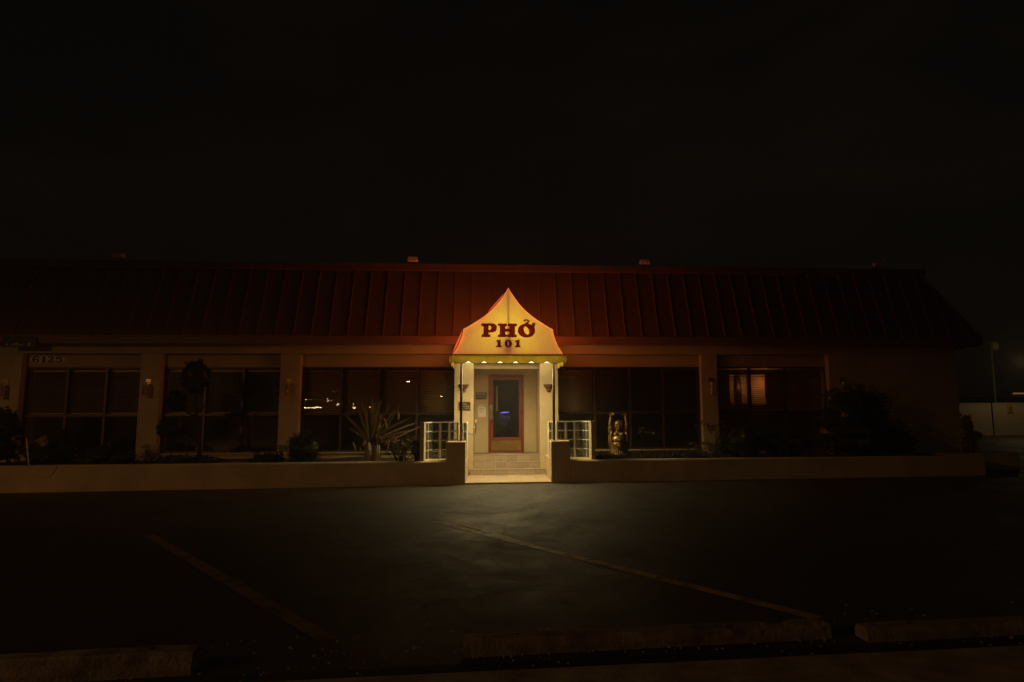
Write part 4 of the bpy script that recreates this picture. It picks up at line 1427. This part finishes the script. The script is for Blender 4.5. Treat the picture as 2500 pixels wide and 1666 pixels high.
# big sword-leaved plant with pale shaggy base
def sword_plant():
    Y = 15.45
    t = thing('sword_plant', at(922, 1126, Y), 'tall sword-leaved plant with shaggy pale trunks left of the porch', 'plant')
    def blade(p, q, w, bend, mat, nm='leaf', tip=.05):
        p, q = Vector(p), Vector(q)
        m, vs, n = MB(), [], 10
        for i in range(n + 1):
            u = i / n
            c = p.lerp(q, u) + Vector(bend) * math.sin(u * math.pi)
            ww = w * (math.sin(math.pi * (.12 + .86 * u)) ** .7) * (1 if i < n else tip)
            d = (q - p).normalized()
            s = d.cross(Vector((.15, -1, .1))).normalized() * ww / 2
            f = Vector((0, -1, 0)) * ww * .18
            vs += [c + s, c + f, c - s]
        fs = []
        for i in range(n):
            fs += [(3 * i, 3 * i + 1, 3 * i + 4, 3 * i + 3), (3 * i + 1, 3 * i + 2, 3 * i + 5, 3 * i + 4)]
        m.add(vs, fs)
        part(nm, m, mat, t, smooth=True)
    P_ = lambda x, y, d=0: at(x, y, Y + d)
    for (x0, y0_, x1, y1_, w, bx) in ((905, 1065, 908, 966, .07, .02), (900, 1070, 893, 985, .06, -.02), (912, 1060, 935, 968, .05, -.03), (915, 1050, 952, 985, .06, .03),
                                      (920, 1062, 1000, 1022, .07, .04), (925, 1070, 1018, 1032, .05, .03), (898, 1075, 865, 985, .06, .02), (896, 1072, 842, 1012, .07, .0), (905, 1058, 917, 975, .05, .01),
                                      (930, 1080, 978, 985, .05, -.02), (900, 1068, 880, 975, .05, .01), (908, 1062, 925, 980, .045, -.01), (925, 1075, 1008, 1050, .05, .02), (894, 1078, 850, 1045, .05, .02), (915, 1065, 965, 1000, .05, .02), (910, 1070, 900, 1000, .06, .01), (940, 1085, 1030, 1040, .035, .02), (902, 1080, 880, 1030, .05, .02), (918, 1070, 930, 1010, .06, .02)):
        blade(P_(x0, y0_), P_(x1, y1_, rnd.uniform(-.3, .3)), w, (bx, 0, .03), BLADE)
    for (x0, y0_, x1, y1_, w) in ((972, 1005, 972, 1027, .04), (862, 1080, 868, 1103, .045), (879, 1092, 880, 1108, .025), (893, 1075, 884, 1090, .06), (938, 1022, 944, 1048, .05), (950, 1070, 944, 1104, .045)):
        blade(P_(x0, y0_, -.15), P_(x1, y1_, -.18), w, (.01, 0, 0), DRY, 'dry_leaf')
    for (xa, xb, yt) in ((900, 899, 1082), (918, 922, 1088)):
        m = MB()
        a_, b_ = P_(xa + 2, 1130, -.2), P_(xb, yt, -.1)
        m.tube([a_, a_.lerp(b_, .4), b_], [.075, .085, .05], 10)
        for k in range(36):
            u = rnd.random()
            c = a_.lerp(b_, u)
            an = rnd.uniform(0, 6.28)
            o_ = Vector((math.cos(an), math.sin(an), 0)) * .075
            leaf(m, c + o_, Vector((o_.x * 3, o_.y * 3, -.7 if rnd.random() < .7 else .6)), Vector((0, -1, 0)), rnd.uniform(.06, .15), .022)
        part('trunk', m, PALEBARK, t)
sword_plant()
fl_ = twiggy('flowering shrub with small red blooms left of the glass block wall', 938, 1022, 1060, 1128, 15.35, 34, LEAF_M, 900, .05, 'flowering_shrub')
m = MB()
for (x, y) in ((928, 1068), (932, 1076), (940, 1082), (965, 1068), (970, 1072), (985, 1080), (990, 1086), (1000, 1078), (960, 1078), (946, 1076)):
    clump(m, at(x, y, 15.2), (.035, .03, .03), 26, .03, .02, .4)
part('flowers', m, FLOWER, fl_)
shrub_px('leafy_shrub', 'dense small-leaved shrub against the left glass block wall', [(1006, 1030, 1072, 1128)], 15.1, 1200, .035, .02, LEAF_M)
# right planter
def spiky(label, px, py0, py1, Y, n, spread, mat, L0=.5, w=.018, name='spiky_plant'):
    b = at(px, py1, Y)
    t = thing(name, (b.x, Y, SZ), label, 'plant')
    m = MB()
    h = at(px, py0, Y).z - SZ
    for k in range(n):
        an = rnd.uniform(0, 6.28)
        le = rnd.uniform(L0, 1) * h
        tp = Vector((b.x + math.cos(an) * spread * rnd.random(), Y + math.sin(an) * spread * .6 * rnd.random(), SZ + le))
        bs = Vector((b.x + rnd.uniform(-.04, .04), Y + rnd.uniform(-.04, .04), SZ - .05))
        mid = bs.lerp(tp, .6) + Vector((0, 0, .05))
        s = Vector((w / 2, 0, 0)) if abs(math.cos(an)) < .8 else Vector((0, w / 2, 0))
        m.add([bs - s, bs + s, mid + s, mid - s, tp], [(0, 1, 2, 3), (3, 2, 4)])
    part('leaves', m, mat, t)
    part('stem', MB().tube([(b.x, Y, SZ - .1), (b.x, Y, SZ + .12)], .02, 6), BARK, t)
spiky('spiky green plant behind the right glass block wall, left one', 1412, 1010, 1115, 15.75, 26, .22, LEAF_L)
spiky('spiky green plant behind the right glass block wall, right one', 1433, 1012, 1115, 15.65, 26, .2, LEAF_L)
# border grass in front of the statue: a mass nobody could count
m = MB()
for k in range(5200):
    x = rnd.uniform(2.45, 5.3)
    y = rnd.uniform(15.0, 16.3)
    h = .16 * (1 + .5 * mnoise.noise((x * 3, y * 3, 0))) * rnd.uniform(.6, 1.2)
    if math.hypot(x - 3.13, y - 15.75) < .24:
        continue
    dx, dy = rnd.uniform(-.07, .07), rnd.uniform(-.07, .05)
    m.add([(x - .004, y, SZ - .02), (x + .004, y, SZ - .02), (x + dx * .6 + .003, y + dy * .6, SZ + h * .75), (x + dx, y + dy, SZ + h)], [(0, 1, 2), (0, 2, 3)])
gr = stuff(part('border_grass', m, leafmat('grass_blade', (.035, .035, .013), (.09, .075, .03))))
tag(gr, 'dark mondo grass growing along the planter around the gold statue', 'grass')
def twigplant():
    Y = 15.7
    t = thing('sapling', at(1566, 1100, Y), 'bare thin sapling right of the gold statue', 'plant')
    s, m = MB(), MB()
    P_ = lambda x, y: at(x, y, Y)
    for pts in (((1566, 1112), (1567, 1080), (1565, 1058), (1564, 1048)), ((1567, 1085), (1580, 1075), (1588, 1066), (1592, 1060)), ((1566, 1065), (1574, 1058), (1580, 1056)), ((1565, 1060), (1560, 1052))):
        s.tube([P_(*p) for p in pts], [.010, .008, .006, .004][:len(pts)], 5)
        clump(m, P_(*pts[-1]), (.05, .04, .03), 16, .05, .025, .3)
    part('twigs', s, BARK, t)
    part('leaves', m, LEAF_L, t)
twigplant()
shrub_px('leafy_shrub', 'fine-leaved spreading shrub at the foot of the pillar right of the statue', [(1682, 1760, 1074, 1122), (1735, 1800, 1062, 1120)], 15.5, 2600, .055, .014, LEAF_M, shell=.4, rough=.5)
def branchy():
    Y = 16.0
    t = thing('climbing_branch', at(1748, 1090, Y), 'thin arching branch with a few leaves across the pillar right of the statue', 'plant')
    s, m = MB(), MB()
    P_ = lambda x, y: at(x, y, Y)
    for pts in (((1752, 1115), (1752, 1070), (1746, 1045), (1725, 1038), (1706, 1032)), ((1750, 1060), (1760, 1040), (1770, 1028)), ((1748, 1050), (1738, 1048), (1730, 1050)), ((1752, 1075), (1775, 1060), (1790, 1052))):
        s.tube([P_(*p) for p in pts], [.012, .010, .008, .006, .004][:len(pts)], 5)
        for p in pts[1:]:
            clump(m, P_(*p), (.09, .06, .06), 26, .06, .028, .3)
    part('twigs', s, BARK, t)
    part('leaves', m, LEAF_M, t)
branchy()
shrub_px('low_shrub', 'dark mounded shrub under the rightmost window, left half', [(1765, 1860, 1040, 1122)], 15.7, 2400, .06, .03, LEAF_D)
shrub_px('low_shrub', 'dark mounded shrub under the rightmost window, right half', [(1850, 1975, 1048, 1122)], 15.8, 2600, .06, .03, LEAF_D)
shrub_px('large_bush', 'large dark conical bush against the blank wall at the right', [(2020, 2150, 945, 1060), (1998, 2190, 1000, 1116), (2090, 2222, 1040, 1118)], 16.0, 9500, .075, .038, LEAF_D, cat='bush', rough=.15)
shrub_px('low_shrub', 'small low plant right of the large conical bush', [(2205, 2245, 1104, 1120)], 16.2, 400, .05, .02, LEAF_M)
shrub_px('corner_shrub', 'narrow leafy shrub at the right corner of the building', [(2350, 2372, 1010, 1075), (2348, 2378, 1062, 1108), (2368, 2395, 1050, 1075)], 17.2, 1500, .04, .02, LEAF_L)
# small things among the plants at the far left
pot = thing('plant_pot', at(104, 1090, 15.5), 'tipped pale plant pot among the shrubs under the house number', 'pot')
c = at(104, 1078, 15.5)
part('pot', MB().lathe([(.0, -.10), (.07, -.10), (.10, .06), (.115, .06), (.115, .09), (.10, .09), (.085, .04), (.0, .03)], n=14), pm('pot_clay', (.45, .38, .20), (.35, .28, .15), 5, .7), pot, loc=c, rot=(R(20), R(-28), 0))
part('soil', MB().lathe([(0, .035), (.083, .035)], n=14), SOIL, pot, loc=c, rot=(R(20), R(-28), 0))
stk = thing('garden_stake', at(70, 1122, 15.2), 'thin white stake leaning in the planter at the far left', 'stake')
part('rod', MB().tube([at(72, 1125, 15.2) + Vector((0, 0, -.15)), at(65, 1073, 15.2)], .013, 6), NUMPLATE, stk)
part('tip', MB().lathe([(0, .02), (.012, .012), (.014, 0)], n=8), NUMPLATE, stk, loc=at(65, 1073, 15.2))

# ================================================================== far right: enclosure, lamp, building beyond
fn = thing('enclosure_fence', (31, 38.6, 0), 'pale panelled enclosure fence beyond the right corner of the building', 'fence')
FEN = pm('fence_panel', (.58, .48, .32), (.52, .43, .28), .7, .6)
YF = 38.6
zf = at(2421, 985, YF).z
xs_ = [at(2300, 1000, YF).x, at(2421, 1000, YF).x, at(2545, 1000, YF).x, at(2665, 1000, YF).x]
for k in range(3):
    x0, x1 = xs_[k] + .06, xs_[k + 1] - .03
    p = part('panel', MB().box(x0, x1, YF, YF + .06, .12, zf), FEN, fn)
    part('panel_rail', MB().box(x0, x1, YF - .03, YF - .002, zf - .05, zf + .02), FEN, p)
    part('post', MB().box(xs_[k + 1] - .025, xs_[k + 1] + .055, YF - .02, YF + .1, -.05, zf + .06), DARKMETAL, fn)
part('base', MB().box(xs_[0], xs_[3], YF - .12, YF + .1, -.1, .12), CONC, fn)
ws = thing('warning_sign', at(2467, 1010, YF - .05), 'small yellow warning sign on the pale enclosure fence', 'sign')
p = at(2467, 998, YF - .04)
YEL = pm('warning_yellow', (.62, .42, .05), (.55, .36, .04), 5, .5)
bd = part('board', MB().box(p.x - .17, p.x + .17, YF - .05, YF - .035, p.z - .24, p.z + .24), YEL, ws)
part('lettering', MB().box(p.x - .11, p.x + .11, YF - .054, YF - .051, p.z + .03, p.z + .09).box(p.x - .11, p.x + .11, YF - .054, YF - .051, p.z - .07, p.z - .02).box(p.x - .11, p.x + .10, YF - .054, YF - .051, p.z - .16, p.z - .12), BLACK, bd)
nb = thing('neighbour_building', (44, 52, 0), 'low dark building with a long flat eave behind the enclosure fence', 'building')
YN = 50
ze = at(2400, 969, YN).z
x0 = at(2290, 1000, YN).x
DK = pm('neighbour_wall', (.10, .085, .065), (.08, .07, .05), 1, .8)
part('wall', MB().box(x0 + .4, x0 + 40, YN + .8, YN + 12, -.1, ze - .05), DK, nb)
part('roof', MB().box(x0, x0 + 41, YN + .06, YN + 13, ze - .02, ze + .30), DARKMETAL, nb)
part('fascia', MB().box(x0, x0 + 41, YN, YN + .055, ze - .05, ze + .22), pm('neighbour_fascia', (.20, .20, .14), (.16, .16, .11), 1, .6), nb)
q0 = at(2476, 961, YN - .2)
part('light_strip', MB().box(q0.x, q0.x + 6, YN - .12, YN - .06, q0.z - .05, q0.z + .06), emit('strip_light', (1, .50, .22), .16), nb)
for k in range(3):
    part('window', MB().box(x0 + 2 + k * 4, x0 + 4.5 + k * 4, YN + .76, YN + .795, 1.0, 2.3), BLACK, nb)
fl2 = thing('yard_lamp', (at(2429, 1000, 42).x, 42, 0), 'slim lamp post with a box head behind the enclosure fence', 'lamp post')
h0, h1 = at(2429, 960, 42), at(2420, 850, 42)
part('pole', MB().tube([(h0.x + .05, 42, -.1), h0, h1], [.075, .07, .055], 10), pm('pole_paint', (.30, .27, .16), (.25, .22, .13), 3, .6), fl2, smooth=True)
hd = at(2424, 845, 42)
part('lamp_head', MB().box(hd.x - .14, hd.x + .26, 41.75, 42.25, hd.z - .32, hd.z + .28), pm('head_paint', (.40, .36, .12), (.34, .3, .1), 3, .5), fl2, bevel=.12, seg=3)
part('lens', MB().box(hd.x - .08, hd.x + .2, 41.74, 41.748, hd.z - .2, hd.z + .16), pm('lens', (.5, .46, .16), (.4, .36, .1), 3, .3), fl2)
lamp('fence_fill', 'POINT', (32.0, 36.6, 4.6), 60, (1, .70, .34), .15, fl2)  # unseen lamp added before the fence to brighten it, apart from the post

# ================================================================== behind the camera: what lights the lot and what the panes mirror
def street_lamp(x, y, h, label, power, arm=1.6, toward=1, glow=30):
    t = thing('street_lamp', (x, y, 0), label, 'street lamp', 'street lamps across the road')
    part('pole', MB().tube([(x, y, -.1), (x, y, h * .5), (x, y, h)], [.11, .085, .06], 10), DARKMETAL, t, smooth=True)
    part('arm', MB().tube([(x, y, h - .1), (x + toward * arm * .5, y, h + .25), (x + toward * arm, y, h + .28)], .035, 8), DARKMETAL, t)
    hx = x + toward * arm
    part('head', MB().box(hx - .3, hx + .3, y - .14, y + .14, h + .24, h + .36), DARKMETAL, t, bevel=.03)
    part('lens', MB().box(hx - .24, hx + .24, y - .12, y + .12, h + .14, h + .236), emit('street_lens', (1, .72, .40), glow, False), t)
    if power:
        # a shielded head: full light downwards, cut off towards the horizontal
        l = lamp('street_lamp_light', 'SPOT', (hx, y, h + .1), power, (1.0, .50, .17), .25, t)
        l.data.spot_size, l.data.spot_blend, l.data.shadow_soft_size = R(175), .20, .2
street_lamp(-19.6, -4.5, 6.3, 'amber street lamp standing off to the left of the lot', 1750)
MY = 2 * (YG + .009)
for (px, py, Yv, lab, gl_) in ((996, 932, 115, 'far street lamp mirrored in the window left of the porch', 60), (1077, 968, 190, 'farther street lamp mirrored beside the porch column', 60)):
    p = at(px, py, Yv)
    street_lamp(p.x - 1.6, MY - Yv, p.z - .2, lab, 0, glow=gl_)
def far_tower(pxs, pys, Yv, rows, label, cols, seed, name='office_tower'):
    r_ = random.Random(seed)
    gain = 1.25 * math.exp(.004 * Yv)          # brightened to carry through the added haze
    a_, b_ = at(pxs[0], pys[1], Yv), at(pxs[1], pys[0], Yv)
    yr = MY - Yv
    t = thing(name, ((a_.x + b_.x) / 2, yr, 0), label, 'building')
    part('wall', MB().box(a_.x - 3, b_.x + 3, yr - 20, yr, -.5, b_.z + 3), DK, t)
    lit = [emit('lit_window_%d%d' % (seed, k), c_, s, False) for k, (c_, s) in enumerate((((1, .70, .28), 7 * gain), ((1, .80, .45), 11 * gain), ((1, .55, .2), 4 * gain)))]
    zh = (b_.z - a_.z) / rows
    wx = (b_.x - a_.x) / cols
    for i in range(rows):
        for j in range(cols):
            if r_.random() < .85:
                z = a_.z + zh * i
                x = a_.x + wx * j
                part('window', MB().box(x + wx * .1, x + wx * .9, yr + .02, yr + .06, z + zh * .3, z + zh * .75), r_.choice(lit), t)
    return t, b_, yr
t, b_, yr = far_tower((797, 817), (972, 1006), 700, 8, 'far office tower with lit windows mirrored in the window left of the porch', 4, 3)
part('beacon', MB().ell((b_.x - 6, yr, b_.z + 6), (.9, .9, .9), 8, 6), emit('red_beacon', (1, .10, .05), 130, False), t)
part('beacon', MB().ell((b_.x - 2, yr, b_.z + 6), (.9, .9, .9), 8, 6), emit('red_beacon_b', (1, .10, .05), 90, False), t)
far_tower((744, 764), (974, 988), 650, 3, 'low far block with small amber windows mirrored beside the third pillar', 6, 5, 'far_block')
far_tower((742, 785), (992, 1000), 400, 1, 'long low far shop row with lit windows mirrored in the window left of the porch', 9, 8, 'shop_row')
far_tower((820, 828), (984, 1006), 400, 3, 'narrow far shop with orange lit front mirrored in the window left of the porch', 1, 2, 'far_shop')
far_tower((859, 871), (984, 1000), 500, 2, 'far lit shopfront mirrored behind the sword-leaved plant', 2, 12, 'far_shop')
far_tower((901, 905), (982, 1000), 500, 2, 'narrow far lit sign mirrored right of the sword-leaved plant', 1, 13, 'far_shop')

# grit and small stones gathered by the wheel stops
m = MB()
for k in range(420):
    x = rnd.uniform(-3.6, 4.2)
    y = 4.0 + rnd.gauss(.35, .28) + .02 * x
    if y < 3.95:
        continue
    r_ = rnd.uniform(.004, .013) * (1.6 if rnd.random() < .06 else 1)
    e_ = MB().ell((x, y, gz(x) - .018 + r_ * .4), (r_ * rnd.uniform(.8, 1.4), r_, r_ * .6), 5, 3)
    m.add(e_.v, e_.f)
tag(stuff(part('gravel', m, CONC)), 'scattered small stones around the concrete wheel stops', 'gravel')

# thin haze added to stand in for the bloom around the sign
hz_m, nt, out = newmat('haze_air')
pv = N(nt, 'ShaderNodeVolumePrincipled')
pv.inputs['Color'].default_value = (.85, .82, .78, 1)
pv.inputs['Density'].default_value = .0040
pv.inputs['Anisotropy'].default_value = .0
nt.links.new(pv.outputs[0], out.inputs['Volume'])
stuff(part('haze', MB().box(-960, 960, -960, 960, -1.2, 42), hz_m))
